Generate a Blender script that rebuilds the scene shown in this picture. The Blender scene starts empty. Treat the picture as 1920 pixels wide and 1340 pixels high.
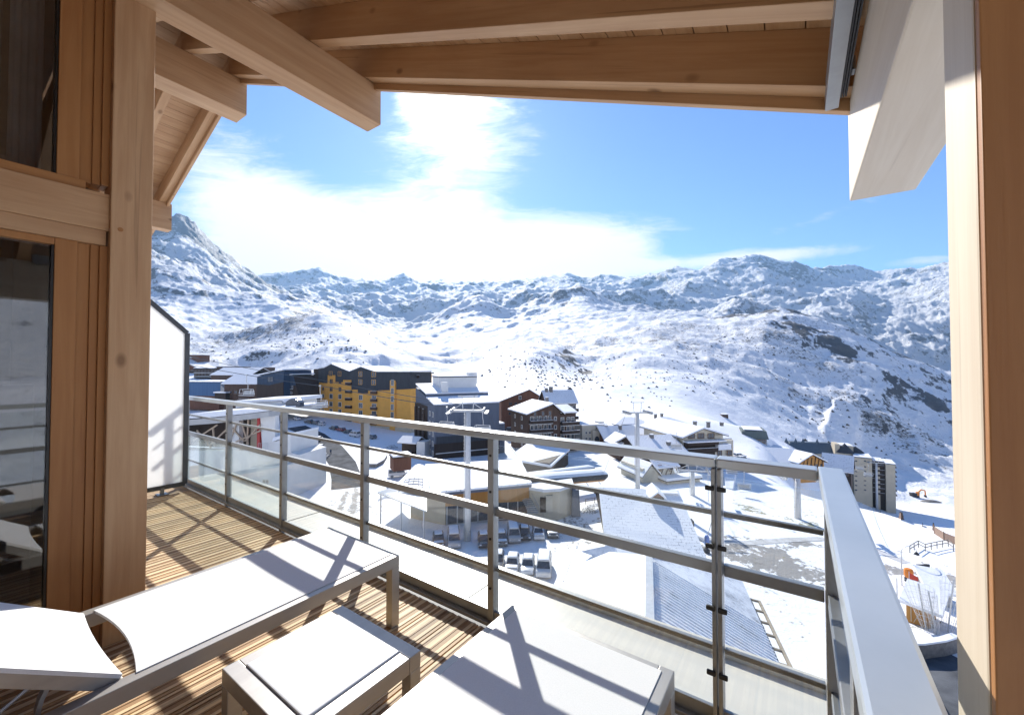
import bpy, bmesh, math, random
import numpy as np
from mathutils import Vector, Matrix
random.seed(7)
S = bpy.context.scene
COL = S.collection
# ---------------------------------------------------------------- survey of the photograph (1920x1340 pixels)
F, CX, CY, HY = 768.0, 960.0, 670.0, 686.0
TH = math.atan(16/768.0)          # camera looks up by this much
H = 1.5                           # eye height above the deck
cT, sT = math.cos(TH), math.sin(TH)
def ray(px, py):
    up = CY-py
    y = F*cT-up*sT
    return (px-CX)/y, (F*sT+up*cT)/y
def pt(px, py, Y):
    rx, rz = ray(px, py)
    return Vector((rx*Y, Y, rz*Y))
def gp(px, py, z):
    rx, rz = ray(px, py)
    Y = z/rz
    return Vector((rx*Y, Y, z))
def zat(py, Y):
    return ray(CX, py)[1]*Y
_n = math.hypot(1098, 768)
E1 = (1098/_n, -768/_n); E2 = (768/_n, 1098/_n)
RZ = math.atan2(E1[1], E1[0])     # balcony axes: x along the railing, y outwards
def bal(a, b, z):
    return Vector((a*E1[0]+b*E2[0], a*E1[1]+b*E2[1], z))

# ---------------------------------------------------------------- object helpers
def tag(o, label=None, cat=None, group=None, kind=None):
    if label: o['label'] = label
    if cat: o['category'] = cat
    if group: o['group'] = group
    if kind: o['kind'] = kind
    return o
def root(name, label, cat, loc, rz=0.0, group=None):
    o = bpy.data.objects.new(name, None); COL.objects.link(o)
    o.empty_display_size = .2
    o.location = loc; o.rotation_euler = (0, 0, rz)
    return tag(o, label, cat, group)
def kids(o):
    return [c for c in o.children]
def copy_tree(o, parent=None):
    c = o.copy(); COL.objects.link(c)
    if parent is not None: c.parent = parent
    for ch in list(o.children): copy_tree(ch, c)
    return c

class MB:
    def __init__(s): s.v = []; s.f = []; s.m = []
    def add(s, vs, fs, m=0):
        n = len(s.v); s.v += [tuple(p) for p in vs]
        for f in fs: s.f.append(tuple(n+i for i in f)); s.m.append(m)
        return s
    def hexa(s, p, m=0):   # p: 4 bottom (ccw seen from above), 4 top
        return s.add(p, [(3,2,1,0),(4,5,6,7),(0,1,5,4),(1,2,6,5),(2,3,7,6),(3,0,4,7)], m)
    def box(s, x0, x1, y0, y1, z0, z1, m=0):
        return s.hexa([(x0,y0,z0),(x1,y0,z0),(x1,y1,z0),(x0,y1,z0),(x0,y0,z1),(x1,y0,z1),(x1,y1,z1),(x0,y1,z1)], m)
    def ext(s, poly, d, m=0, side=None):   # extrude a planar polygon by vector d
        n = len(poly); P = [Vector(p) for p in poly]; d = Vector(d)
        nn = Vector((0,0,0))
        for i in range(n): nn += P[i].cross(P[(i+1) % n])
        if nn.dot(d) < 0: P.reverse()
        s.add(P+[p+d for p in P], [tuple(range(n-1,-1,-1)), tuple(range(n,2*n))], m)
        k = len(s.v)-2*n
        for i in range(n):
            j = (i+1) % n
            s.f.append((k+i,k+j,k+n+j,k+n+i)); s.m.append(m if side is None else side)
        return s
    def bar(s, p, q, w, h, m=0, upv=(0,0,1)):   # rectangular bar from p to q
        p, q, upv = Vector(p), Vector(q), Vector(upv)
        d = (q-p).normalized()
        r = d.cross(upv)
        if r.length < 1e-4: r = d.cross(Vector((1,0,0)))
        r.normalize(); u = r.cross(d)
        c = [(-w/2,-h/2),(w/2,-h/2),(w/2,h/2),(-w/2,h/2)]
        a = [p+r*x+u*y for x,y in c]; b = [q+r*x+u*y for x,y in c]
        return s.add(a+b, [(3,2,1,0),(4,5,6,7),(0,1,5,4),(1,2,6,5),(2,3,7,6),(3,0,4,7)], m)
    def tube(s, pts, r, n=6, m=0, r2=None):
        pts = [Vector(p) for p in pts]; K = len(pts); rings = []
        base = len(s.v)
        for i, p in enumerate(pts):
            d = (pts[min(i+1,K-1)]-pts[max(i-1,0)]).normalized()
            a = d.cross(Vector((0,0,1)))
            if a.length < 1e-3: a = d.cross(Vector((1,0,0)))
            a.normalize(); b = d.cross(a)
            rr = r if r2 is None else r+(r2-r)*i/(K-1)
            for k in range(n):
                t = 2*math.pi*k/n
                s.v.append(tuple(p+a*(rr*math.cos(t))+b*(rr*math.sin(t))))
        for i in range(K-1):
            for k in range(n):
                j = (k+1) % n
                s.f.append((base+i*n+k, base+i*n+j, base+(i+1)*n+j, base+(i+1)*n+k)); s.m.append(m)
        s.f.append(tuple(base+k for k in range(n))); s.m.append(m)
        s.f.append(tuple(base+(K-1)*n+k for k in range(n-1,-1,-1))); s.m.append(m)
        return s
    def lathe(s, c, prof, n=16, m=0):
        base = len(s.v)
        for r, z in prof:
            for k in range(n):
                t = 2*math.pi*k/n
                s.v.append((c[0]+r*math.cos(t), c[1]+r*math.sin(t), c[2]+z))
        for i in range(len(prof)-1):
            for k in range(n):
                j = (k+1) % n
                s.f.append((base+i*n+k, base+i*n+j, base+(i+1)*n+j, base+(i+1)*n+k)); s.m.append(m)
        s.f.append(tuple(base+k for k in range(n-1,-1,-1))); s.m.append(m)
        s.f.append(tuple(base+(len(prof)-1)*n+k for k in range(n))); s.m.append(m)
        return s
    def mesh(s, name, mats, bevel=0, smooth=False, seg=2):
        me = bpy.data.meshes.new(name)
        me.from_pydata(s.v, [], s.f)
        mats = mats if isinstance(mats, (list, tuple)) else [mats]
        for m in mats: me.materials.append(m)
        me.polygons.foreach_set('material_index', s.m)
        bm = bmesh.new(); bm.from_mesh(me)
        bmesh.ops.recalc_face_normals(bm, faces=bm.faces)
        if bevel:
            es = [e for e in bm.edges if len(e.link_faces) == 2 and e.calc_face_angle(0) > .5]
            bmesh.ops.bevel(bm, geom=es, offset=bevel, segments=seg, affect='EDGES', profile=.6)
        bm.to_mesh(me); bm.free()
        if smooth: me.polygons.foreach_set('use_smooth', [True]*len(me.polygons))
        me.update()
        return me
    def build(s, name, mats, parent=None, bevel=0, smooth=False, org=None):
        if org is not None:
            s.v = [(x-org[0], y-org[1], z-org[2]) for x, y, z in s.v]
        o = bpy.data.objects.new(name, s.mesh(name, mats, bevel, smooth)); COL.objects.link(o)
        if parent is not None: o.parent = parent
        return o

# ---------------------------------------------------------------- materials
def newmat(name):
    m = bpy.data.materials.new(name); m.use_nodes = True
    nt = m.node_tree; b = nt.nodes['Principled BSDF']
    return m, nt, b
def N(nt, typ, **kw):
    n = nt.nodes.new(typ)
    for k, v in kw.items():
        if k.startswith('i_'):
            n.inputs[k[2:].replace('_', ' ')].default_value = v
        else: setattr(n, k, v)
    return n
def ramp(nt, stops, interp='LINEAR'):
    r = nt.nodes.new('ShaderNodeValToRGB'); r.color_ramp.interpolation = interp
    e = r.color_ramp.elements
    while len(e) < len(stops): e.new(.5)
    for i, (p, c) in enumerate(stops):
        e[i].position = p; e[i].color = (c[0], c[1], c[2], 1) if isinstance(c, tuple) else (c, c, c, 1)
    return r
def pm(name, c1, c2=None, scale=4.0, stretch=(1,1,1), rough=.6, metal=0.0, bump=0.0, detail=5, spec=.5, bdist=.02, coat=0.0):
    m, nt, b = newmat(name)
    b.inputs['Roughness'].default_value = rough; b.inputs['Metallic'].default_value = metal
    b.inputs['Specular IOR Level'].default_value = spec
    if coat: b.inputs['Coat Weight'].default_value = coat
    c2 = c2 or tuple(min(1, x*.82) for x in c1)
    tc = N(nt, 'ShaderNodeTexCoord'); mp = N(nt, 'ShaderNodeMapping'); mp.inputs['Scale'].default_value = stretch
    oi = N(nt, 'ShaderNodeObjectInfo')
    add = N(nt, 'ShaderNodeVectorMath', operation='ADD'); sc = N(nt, 'ShaderNodeVectorMath', operation='SCALE'); sc.inputs[0].default_value = (17, 23, 31)
    L = nt.links.new
    L(oi.outputs['Random'], sc.inputs['Scale']); L(tc.outputs['Object'], add.inputs[0]); L(sc.outputs[0], add.inputs[1]); L(add.outputs[0], mp.inputs['Vector'])
    no = N(nt, 'ShaderNodeTexNoise'); no.inputs['Scale'].default_value = scale; no.inputs['Detail'].default_value = detail; no.inputs['Roughness'].default_value = .6
    L(mp.outputs[0], no.inputs['Vector'])
    r = ramp(nt, [(.32, c1), (.68, c2)]); L(no.outputs['Fac'], r.inputs[0]); L(r.outputs[0], b.inputs['Base Color'])
    if bump:
        bp = N(nt, 'ShaderNodeBump'); bp.inputs['Strength'].default_value = bump; bp.inputs['Distance'].default_value = bdist
        L(no.outputs['Fac'], bp.inputs['Height']); L(bp.outputs[0], b.inputs['Normal'])
    return m
def wood(name, axis, light, dark, knots=True, rough=.55, tilt=0.0):
    m, nt, b = newmat(name); L = nt.links.new
    b.inputs['Roughness'].default_value = rough; b.inputs['Specular IOR Level'].default_value = .35
    tc = N(nt, 'ShaderNodeTexCoord'); oi = N(nt, 'ShaderNodeObjectInfo')
    sc = N(nt, 'ShaderNodeVectorMath', operation='SCALE'); sc.inputs[0].default_value = (13, 29, 37)
    add = N(nt, 'ShaderNodeVectorMath', operation='ADD')
    tl_ = N(nt, 'ShaderNodeMapping'); tl_.inputs['Rotation'].default_value = (0, tilt, 0)     # grain follows a sloping piece
    L(oi.outputs['Random'], sc.inputs['Scale']); L(tc.outputs['Object'], tl_.inputs['Vector']); L(tl_.outputs[0], add.inputs[0]); L(sc.outputs[0], add.inputs[1])
    def st(al, ac):
        v = [ac, ac, ac]; v[axis] = al
        mp = N(nt, 'ShaderNodeMapping'); mp.inputs['Scale'].default_value = v; L(add.outputs[0], mp.inputs['Vector']); return mp
    g = N(nt, 'ShaderNodeTexNoise'); g.inputs['Scale'].default_value = 1; g.inputs['Detail'].default_value = 7; g.inputs['Roughness'].default_value = .65; g.inputs['Distortion'].default_value = .6
    L(st(1.1, 22).outputs[0], g.inputs['Vector'])
    g2 = N(nt, 'ShaderNodeTexNoise'); g2.inputs['Scale'].default_value = 1; g2.inputs['Detail'].default_value = 3
    L(st(.9, 5).outputs[0], g2.inputs['Vector'])
    mx = N(nt, 'ShaderNodeMath', operation='MULTIPLY_ADD'); mx.inputs[1].default_value = .55
    L(g.outputs['Fac'], mx.inputs[0])
    h2 = N(nt, 'ShaderNodeMath', operation='MULTIPLY'); h2.inputs[1].default_value = .45; L(g2.outputs['Fac'], h2.inputs[0]); L(h2.outputs[0], mx.inputs[2])
    r = ramp(nt, [(.36, dark), (.6, light)]); L(mx.outputs[0], r.inputs[0])
    out = r.outputs[0]
    if knots:
        vo = N(nt, 'ShaderNodeTexVoronoi'); vo.inputs['Scale'].default_value = 1; L(st(2.6, 4.6).outputs[0], vo.inputs['Vector'])
        kr = ramp(nt, [(.05, 1.0), (.13, 0.0)]); L(vo.outputs['Distance'], kr.inputs[0])
        mk = N(nt, 'ShaderNodeMix', data_type='RGBA'); mk.inputs['B'].default_value = (dark[0]*.42, dark[1]*.36, dark[2]*.32, 1)
        km = N(nt, 'ShaderNodeMath', operation='MULTIPLY'); km.inputs[1].default_value = .75; L(kr.outputs[0], km.inputs[0])
        L(km.outputs[0], mk.inputs['Factor']); L(out, mk.inputs['A']); out = mk.outputs['Result']
    # drying cracks and darker grain lines
    ck = N(nt, 'ShaderNodeTexNoise'); ck.inputs['Scale'].default_value = 1; ck.inputs['Detail'].default_value = 4; ck.inputs['Distortion'].default_value = .3
    L(st(.8, 46).outputs[0], ck.inputs['Vector']); cr = ramp(nt, [(.66, 0.0), (.74, .45)]); L(ck.outputs['Fac'], cr.inputs[0])
    mk2 = N(nt, 'ShaderNodeMix', data_type='RGBA'); mk2.inputs['B'].default_value = (dark[0]*.45, dark[1]*.4, dark[2]*.35, 1); L(cr.outputs[0], mk2.inputs['Factor']); L(out, mk2.inputs['A']); out = mk2.outputs['Result']
    # weathering in broad stains
    ws = N(nt, 'ShaderNodeTexNoise'); ws.inputs['Scale'].default_value = 1; ws.inputs['Detail'].default_value = 5; L(st(1.0, 2.2).outputs[0], ws.inputs['Vector']); wr = ramp(nt, [(.5, 0.0), (.75, .38)]); L(ws.outputs['Fac'], wr.inputs[0])
    mk3 = N(nt, 'ShaderNodeMix', data_type='RGBA'); mk3.inputs['B'].default_value = (dark[0]*.78, dark[1]*.74, dark[2]*.74, 1); L(wr.outputs[0], mk3.inputs['Factor']); L(out, mk3.inputs['A']); out = mk3.outputs['Result']
    L(out, b.inputs['Base Color'])
    bp = N(nt, 'ShaderNodeBump'); bp.inputs['Strength'].default_value = .25; bp.inputs['Distance'].default_value = .004
    L(g.outputs['Fac'], bp.inputs['Height']); L(bp.outputs[0], b.inputs['Normal'])
    return m
WL, WD = (.575, .365, .20), (.44, .25, .122)
W = [wood('spruce_along_x', 0, WL, WD), wood('spruce_along_y', 1, WL, WD), wood('spruce_along_z', 2, WL, WD)]
WR = wood('spruce_rafter_right', 0, WL, WD, tilt=-math.atan(.4215)); WF = wood('spruce_rafter_left', 0, WL, WD, tilt=math.atan(.372))
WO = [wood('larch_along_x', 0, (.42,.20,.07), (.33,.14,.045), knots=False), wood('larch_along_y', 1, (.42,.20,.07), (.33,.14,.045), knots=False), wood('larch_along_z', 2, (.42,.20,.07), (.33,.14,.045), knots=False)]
WP = [wood('sunlit_spruce_along_%s' % 'xyz'[i], i, (.67,.59,.475), (.58,.49,.375)) for i in range(3)]  # same spruce, sun glare on right post and purlin painted in as paler colour
M = {}
M['rail'] = pm('grey_painted_steel', (.31,.32,.32), (.26,.265,.268), scale=9, stretch=(1,1,1), rough=.38, metal=.55, spec=.5, bump=.05, bdist=.001)
M['railtop'] = pm('handrail_steel', (.52,.56,.585), (.46,.50,.525), scale=4, rough=.32, metal=.45, bump=.06, bdist=.001)
M['darkmetal'] = pm('dark_grey_metal', (.10,.105,.11), (.085,.09,.095), scale=9, rough=.45, metal=.4)
M['black'] = pm('black_rubber', (.02,.02,.02), rough=.6)
M['alu'] = pm('brushed_aluminium', (.44,.42,.395), (.38,.36,.34), scale=20, stretch=(1,.1,1), rough=.42, metal=.6)
M['mesh'] = pm('white_mesh_fabric', (.80,.80,.80), (.74,.745,.75), scale=220, detail=2, rough=.75, bump=.15, bdist=.001)
M['frosttop'] = pm('frosted_table_glass', (.80,.81,.82), (.75,.76,.775), scale=16, rough=.22, bump=.03, bdist=.001)
M['ledge'] = pm('cream_roof_membrane', (.64,.615,.54), (.56,.54,.475), scale=2.2, stretch=(.5,3,1), rough=.42, bump=.05)
M['snow'] = pm('snow', (.86,.87,.89), (.80,.815,.85), scale=1.3, rough=.65, bump=.5, bdist=.12, spec=.25)
M['seal'] = pm('black_door_seal', (.015,.015,.016), rough=.4)
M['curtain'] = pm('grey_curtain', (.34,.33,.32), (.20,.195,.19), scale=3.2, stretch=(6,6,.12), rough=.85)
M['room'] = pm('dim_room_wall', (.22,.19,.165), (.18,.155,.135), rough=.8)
M['whitecloth'] = pm('white_curtain_edge', (.75,.75,.74), rough=.8)
def glass(name, tint, diffuse=0.0, gloss=1.0, ior=1.45):
    m, nt, b = newmat(name); L = nt.links.new; nt.nodes.remove(b)
    out = nt.nodes['Material Output']
    tr = N(nt, 'ShaderNodeBsdfTransparent'); tr.inputs[0].default_value = (*tint, 1)
    gl = N(nt, 'ShaderNodeBsdfGlossy'); gl.inputs['Roughness'].default_value = .02; gl.inputs[0].default_value = (gloss, gloss, gloss, 1)
    fr = N(nt, 'ShaderNodeFresnel'); ge = N(nt, 'ShaderNodeNewGeometry')
    io = N(nt, 'ShaderNodeMapRange'); io.inputs[3].default_value = ior; io.inputs[4].default_value = 1/ior; L(ge.outputs['Backfacing'], io.inputs[0]); L(io.outputs[0], fr.inputs[0])
    mx = N(nt, 'ShaderNodeMixShader')
    L(fr.outputs[0], mx.inputs[0]); L(gl.outputs[0], mx.inputs[2])
    if diffuse:
        df = N(nt, 'ShaderNodeBsdfDiffuse'); df.inputs[0].default_value = (.8,.85,.84,1)
        tl = N(nt, 'ShaderNodeBsdfTranslucent'); tl.inputs[0].default_value = (.8,.86,.85,1)
        a1 = N(nt, 'ShaderNodeMixShader'); a1.inputs[0].default_value = .5; L(df.outputs[0], a1.inputs[1]); L(tl.outputs[0], a1.inputs[2])
        tc = N(nt, 'ShaderNodeTexCoord'); no = N(nt, 'ShaderNodeTexNoise'); no.inputs['Scale'].default_value = 3; no.inputs['Detail'].default_value = 6
        L(tc.outputs['Object'], no.inputs['Vector'])
        mr = N(nt, 'ShaderNodeMapRange'); mr.inputs[1].default_value = .35; mr.inputs[2].default_value = .75; mr.inputs[3].default_value = diffuse*.5; mr.inputs[4].default_value = diffuse*1.5
        L(no.outputs['Fac'], mr.inputs[0])
        a2 = N(nt, 'ShaderNodeMixShader'); L(mr.outputs[0], a2.inputs[0]); L(tr.outputs[0], a2.inputs[1]); L(a1.outputs[0], a2.inputs[2])
        L(a2.outputs[0], mx.inputs[1])
    else: L(tr.outputs[0], mx.inputs[1])
    L(mx.outputs[0], out.inputs[0])
    return m
M['glass'] = glass('clear_balustrade_glass', (.975,.992,.988), .012)
M['dustglass'] = glass('dusty_balustrade_glass', (.92,.97,.96), .16)
M['doorglass'] = glass('tinted_door_glass', (.62,.63,.64), 0, 1.0, 2.1)
def frosted():
    m, nt, b = newmat('frosted_white_glass'); L = nt.links.new; nt.nodes.remove(b)
    out = nt.nodes['Material Output']
    df = N(nt, 'ShaderNodeBsdfDiffuse'); df.inputs[0].default_value = (.92,.93,.93,1)
    tl = N(nt, 'ShaderNodeBsdfTranslucent'); tl.inputs[0].default_value = (.95,.96,.96,1)
    a = N(nt, 'ShaderNodeMixShader'); a.inputs[0].default_value = .7; L(df.outputs[0], a.inputs[1]); L(tl.outputs[0], a.inputs[2])
    L(a.outputs[0], out.inputs[0]); return m
M['frosted'] = frosted()
def deckmat():
    m, nt, b = newmat('ridged_larch_decking'); L = nt.links.new
    b.inputs['Roughness'].default_value = .62
    tc = N(nt, 'ShaderNodeTexCoord'); sx = N(nt, 'ShaderNodeSeparateXYZ'); L(tc.outputs['Object'], sx.inputs[0])
    d = N(nt, 'ShaderNodeMath', operation='DIVIDE'); d.inputs[1].default_value = .17; L(sx.outputs['X'], d.inputs[0])
    fl = N(nt, 'ShaderNodeMath', operation='FLOOR'); L(d.outputs[0], fl.inputs[0])
    fr = N(nt, 'ShaderNodeMath', operation='FRACT'); L(d.outputs[0], fr.inputs[0])
    lt, br, md = (.79,.59,.345), (.38,.215,.092), (.53,.335,.165)
    st = ramp(nt, [(0,lt),(.13,br),(.36,lt),(.50,md),(.72,lt),(.80,br),(.93,lt)], 'CONSTANT'); L(fr.outputs[0], st.inputs[0])
    # every board has its own tone
    wn = N(nt, 'ShaderNodeTexWhiteNoise', noise_dimensions='1D'); L(fl.outputs[0], wn.inputs['W'])
    mp = N(nt, 'ShaderNodeMapping'); mp.inputs['Scale'].default_value = (38, .9, 1); L(tc.outputs['Object'], mp.inputs['Vector'])
    no = N(nt, 'ShaderNodeTexNoise'); no.inputs['Scale'].default_value = 1; no.inputs['Detail'].default_value = 6; no.inputs['Roughness'].default_value=.7; L(mp.outputs[0], no.inputs['Vector'])
    no2 = N(nt, 'ShaderNodeTexNoise'); no2.inputs['Scale'].default_value = 60; no2.inputs['Detail'].default_value = 3; L(tc.outputs['Object'], no2.inputs['Vector'])
    ad = N(nt, 'ShaderNodeMath', operation='MULTIPLY_ADD'); ad.inputs[1].default_value = .5; L(wn.outputs['Value'], ad.inputs[0]); L(no.outputs['Fac'], ad.inputs[2])
    ad2 = N(nt, 'ShaderNodeMath', operation='MULTIPLY_ADD'); ad2.inputs[1].default_value = .35; L(no2.outputs['Fac'], ad2.inputs[0]); L(ad.outputs[0], ad2.inputs[2])
    g = ramp(nt, [(.45,.62),(1.15,1.2)]); mr = N(nt, 'ShaderNodeMapRange'); mr.inputs[1].default_value=.45; mr.inputs[2].default_value=1.3; mr.inputs[3].default_value=.6; mr.inputs[4].default_value=1.3
    L(ad2.outputs[0], mr.inputs[0])
    ml = N(nt, 'ShaderNodeVectorMath', operation='SCALE'); L(st.outputs[0], ml.inputs[0]); L(mr.outputs[0], ml.inputs['Scale'])
    L(ml.outputs[0], b.inputs['Base Color'])
    bp = N(nt, 'ShaderNodeBump'); bp.inputs['Strength'].default_value=.4; bp.inputs['Distance'].default_value=.004
    L(st.outputs[0], bp.inputs['Height']); L(bp.outputs[0], b.inputs['Normal'])
    return m
M['deck'] = deckmat()
# ================================================================ THE BALCONY (x = a along the railing, y = b outwards, z from eye level)
def broot(name, label, cat, a, b, z=-H, group=None):
    r = root(name, label, cat, bal(a, b, z), RZ, group); r['_o'] = 0; del r['_o']
    r_org[r.name] = (a, b, z)
    return r
r_org = {}
def bpart(mb, name, mats, r, bevel=0, smooth=False):
    return mb.build(name, mats, r, bevel, smooth, org=r_org[r.name])
def bsub(mb, name, mats, part, r, bevel=0):
    return mb.build(name, mats, part, bevel, org=r_org[r.name])

BR = 1.91                                   # railing line
# deck ------------------------------------------------------------
dk = root('deck_floor', 'wooden balcony deck of ridged boards with dark gaps, striped by railing shadows', 'deck', bal(-2.5, .5, -H), RZ); tag(dk, kind='structure')
r_org['deck_floor'] = (-2.5, .5, -H)
mb = MB(); x = -7.48
while x < .36:
    x0 = x; x1 = min(x+.158, .30)
    # ridged top: three shallow grooves per board
    z = -H
    for (u0, u1, dz) in ((0,.021,0),(.023,.058,-.002),(.060,.083,0),(.085,.120,-.002),(.122,.137,0),(.139,.158,-.003)):
        mb.box(x0+u0, min(x0+u1, x1+.0), -2.2, BR-.045, z-.022, z+dz)
    x += .17
bpart(mb, 'deck_boards', M['deck'], dk)
mb = MB(); mb.box(-7.6, .4, -2.3, BR+.02, -H-.16, -H-.03)
for b in (-1.6,-1.1,-.6,-.1,.4,.9,1.4): mb.box(-7.6,.3,b,b+.06,-H-.029,-H-.0225)
bpart(mb, 'deck_joists', M['black'], dk)
# ledge outside the railing ----------------------------------------------
r = broot('roof_ledge', 'cream flat roof ledge just outside the glass balustrade', 'ledge', -2.5, 2.3, -1.7)
mb = MB(); mb.box(-7.6, .35, BR+.03, 2.70, -1.86, -1.70); bpart(mb, 'membrane', M['ledge'], r, .006)
for a in (-4.62, -2.02, .1):
    mb = MB(); mb.bar((a, BR+.05, -1.699), (a+.02, 2.66, -1.699), .010, .006); bpart(mb, 'membrane_seam', M['darkmetal'], r)
mb = MB(); mb.box(-7.6, .35, 2.70, 2.76, -1.86, -1.655); bpart(mb, 'edge_trim', M['ledge'], r, .004)
mb = MB(); mb.box(-7.6,.4,-2.3,2.70,-4.6,-1.87); bpart(mb,'storey_below',M['ledge'],r)

# railing ----------------------------------------------------------
r = broot('balcony_railing', 'grey steel balcony railing with glass infill running round the deck corner', 'railing', -2.5, BR)
CA = .092                                   # centre line of the side rail
mb = MB(); mb.box(-6.55, -.287, BR-.04, BR+.04, -.421, -.380); bpart(mb, 'handrail', M['railtop'], r, .006)
mb = MB(); mb.box(-.283, .053, BR-.04, BR+.04, -.421, -.380); bpart(mb, 'handrail', M['railtop'], r, .006)
mb = MB(); mb.box(.055, .131, -1.4, BR+.04, -.423, -.379); bpart(mb, 'handrail', M['railtop'], r, .007)
for (z0, z1, t, nm) in ((-.624,-.603,.022,'slim_rail'), (-.864,-.819,.032,'middle_rail'), (-1.181,-1.160,.022,'slim_rail')):
    mb = MB(); mb.box(-6.5, -.285, BR-t/2, BR+t/2, z0, z1); bpart(mb, nm, M['rail'], r, .004)
    mb = MB(); mb.box(-.262, .068, BR-t/2, BR+t/2, z0, z1); bpart(mb, nm, M['rail'], r, .004)
    mb = MB(); mb.box(CA-t/2, CA+t/2, -1.4, BR-.02, z0, z1); bpart(mb, nm, M['rail'], r, .004)
mb = MB(); mb.box(-6.5, .068, BR-.030, BR-.012, -1.475, -1.40); mb.box(-6.5,.068,BR-.060,BR-.031,-1.475,-1.455); bpart(mb, 'bottom_rail', M['rail'], r, .003)
mb = MB(); mb.box(CA-.02, CA+.02, -1.4, BR-.05, -1.47, -1.40); bpart(mb, 'bottom_rail', M['rail'], r, .003)
for a in (-6.348,-5.075,-3.887,-2.672,-1.46):
    mb = MB(); mb.box(a-.021, a+.021, BR-.040, BR+.012, -H-.02, -.4215)
    po = bpart(mb, 'post', M['rail'], r, .004)
    for z in (-.515,-.722,-.99,-1.27):
        mb = MB(); mb.tube([(a, BR-.044, z), (a, BR-.036, z)], .0075, 8); bsub(mb, 'bolt', M['black'], po, r)
for a in (-.284,):
    mb = MB(); mb.box(a-.018, a-.002, BR-.052, BR+.012, -H-.02, -.4215); mb.box(a+.004, a+.020, BR-.052, BR+.012, -H-.02, -.4215)
    po = bpart(mb, 'post', M['rail'], r, .003)
    for z in (-.50,-.735,-.985,-1.245):
        mb = MB()
        for s in (-1,1):
            mb.box(a+s*.022-.017, a+s*.022+.017, BR-.066, BR-.0525, z-.0095, z+.0095)
        bsub(mb, 'glass_clamp', M['black'], po, r, .005)
mb = MB(); mb.box(.070, .114, BR-.040, BR+.012, -H-.02, -.43); bpart(mb, 'post', M['rail'], r, .004)
for b in (1.02, -.1, -1.2):
    mb = MB(); mb.box(.075, .109, b-.03, b+.03, -H-.02, -.43); bpart(mb, 'post', M['rail'], r, .004)
ps = [-6.348,-5.075,-3.887,-2.672,-1.46,-.284,.092]
for i in range(6):
    a0, a1 = ps[i]+.024, ps[i+1]-.024
    g = M['dustglass'] if i in (0, 1) else M['glass']
    z1 = -.86
    if i == 5: a0, a1 = ps[i]+.024, ps[i+1]-.026
    mb = MB(); mb.box(a0, a1, BR-.011, BR-.003, -1.455, z1 if i < 4 else -.46); bpart(mb, 'glass_pane', g, r)
mb = MB(); mb.box(CA-.004+.022, CA+.004+.022, -1.35, 1.84, -1.45, -.46); bpart(mb, 'glass_pane', M['glass'], r)

# frosted privacy screen -----------------------------------------------
r = broot('privacy_screen', 'frosted white privacy screen with slanted top in grey frame at the far railing end', 'screen', -6.1, 1.5)
def ztop(b): return .437+(1.747-b)*.98
poly = [(1.80,-1.40),(1.80,.395),(.9,ztop(.9)),(.55,ztop(.9)),(.55,-1.40)]
mb = MB(); mb.ext([(-6.105,b,z) for b,z in poly], (.012,0,0)); bpart(mb, 'frosted_pane', M['frosted'], r)
fr = MB()
pp = [(1.815,-1.415),(1.815,.40),(.9,ztop(.9)+.01),(.55,ztop(.9)+.01),(.55,-1.415),(1.815,-1.415)]
for (b0,z0),(b1,z1) in zip(pp,pp[1:]):
    fr.bar((-6.1,b0,z0),(-6.1,b1,z1),.05,.034, upv=(1,0,0))
bpart(fr, 'screen_frame', M['darkmetal'], r, .003)
for b in (1.60, .8):
    mb = MB(); mb.box(-6.118,-6.082,b-.018,b+.018,-1.49,-1.42); mb.box(-6.16,-6.04,b-.05,b+.05,-1.499,-1.488); bpart(mb,'foot',M['rail'],r,.003)

# timber posts ------------------------------------------------------
r = broot('timber_post', 'pale spruce post left of the deck between glazed door and privacy screen', 'post', -3.12, .64, group='timber posts of the balcony')
mb = MB(); mb.box(-3.21, -3.05, .560, .735, -H, 2.07); bpart(mb, 'post_shaft', W[2], r, .006)
mb = MB(); mb.tube([(-3.053,.60,.75),(-3.047,.60,.75)], .012, 10); bpart(mb, 'dowel', WO[2], r)
r = broot('timber_post', 'close spruce post at right edge, one face sunlit cream and one in brown shade', 'post', .30, .93, group='timber posts of the balcony')
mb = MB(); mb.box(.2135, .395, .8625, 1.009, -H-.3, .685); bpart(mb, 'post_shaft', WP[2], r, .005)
mb = MB(); mb.box(.2155, .60, .846, .862, -H-.3, .684); bpart(mb, 'larch_facing', WO[2], r, .002)

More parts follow.
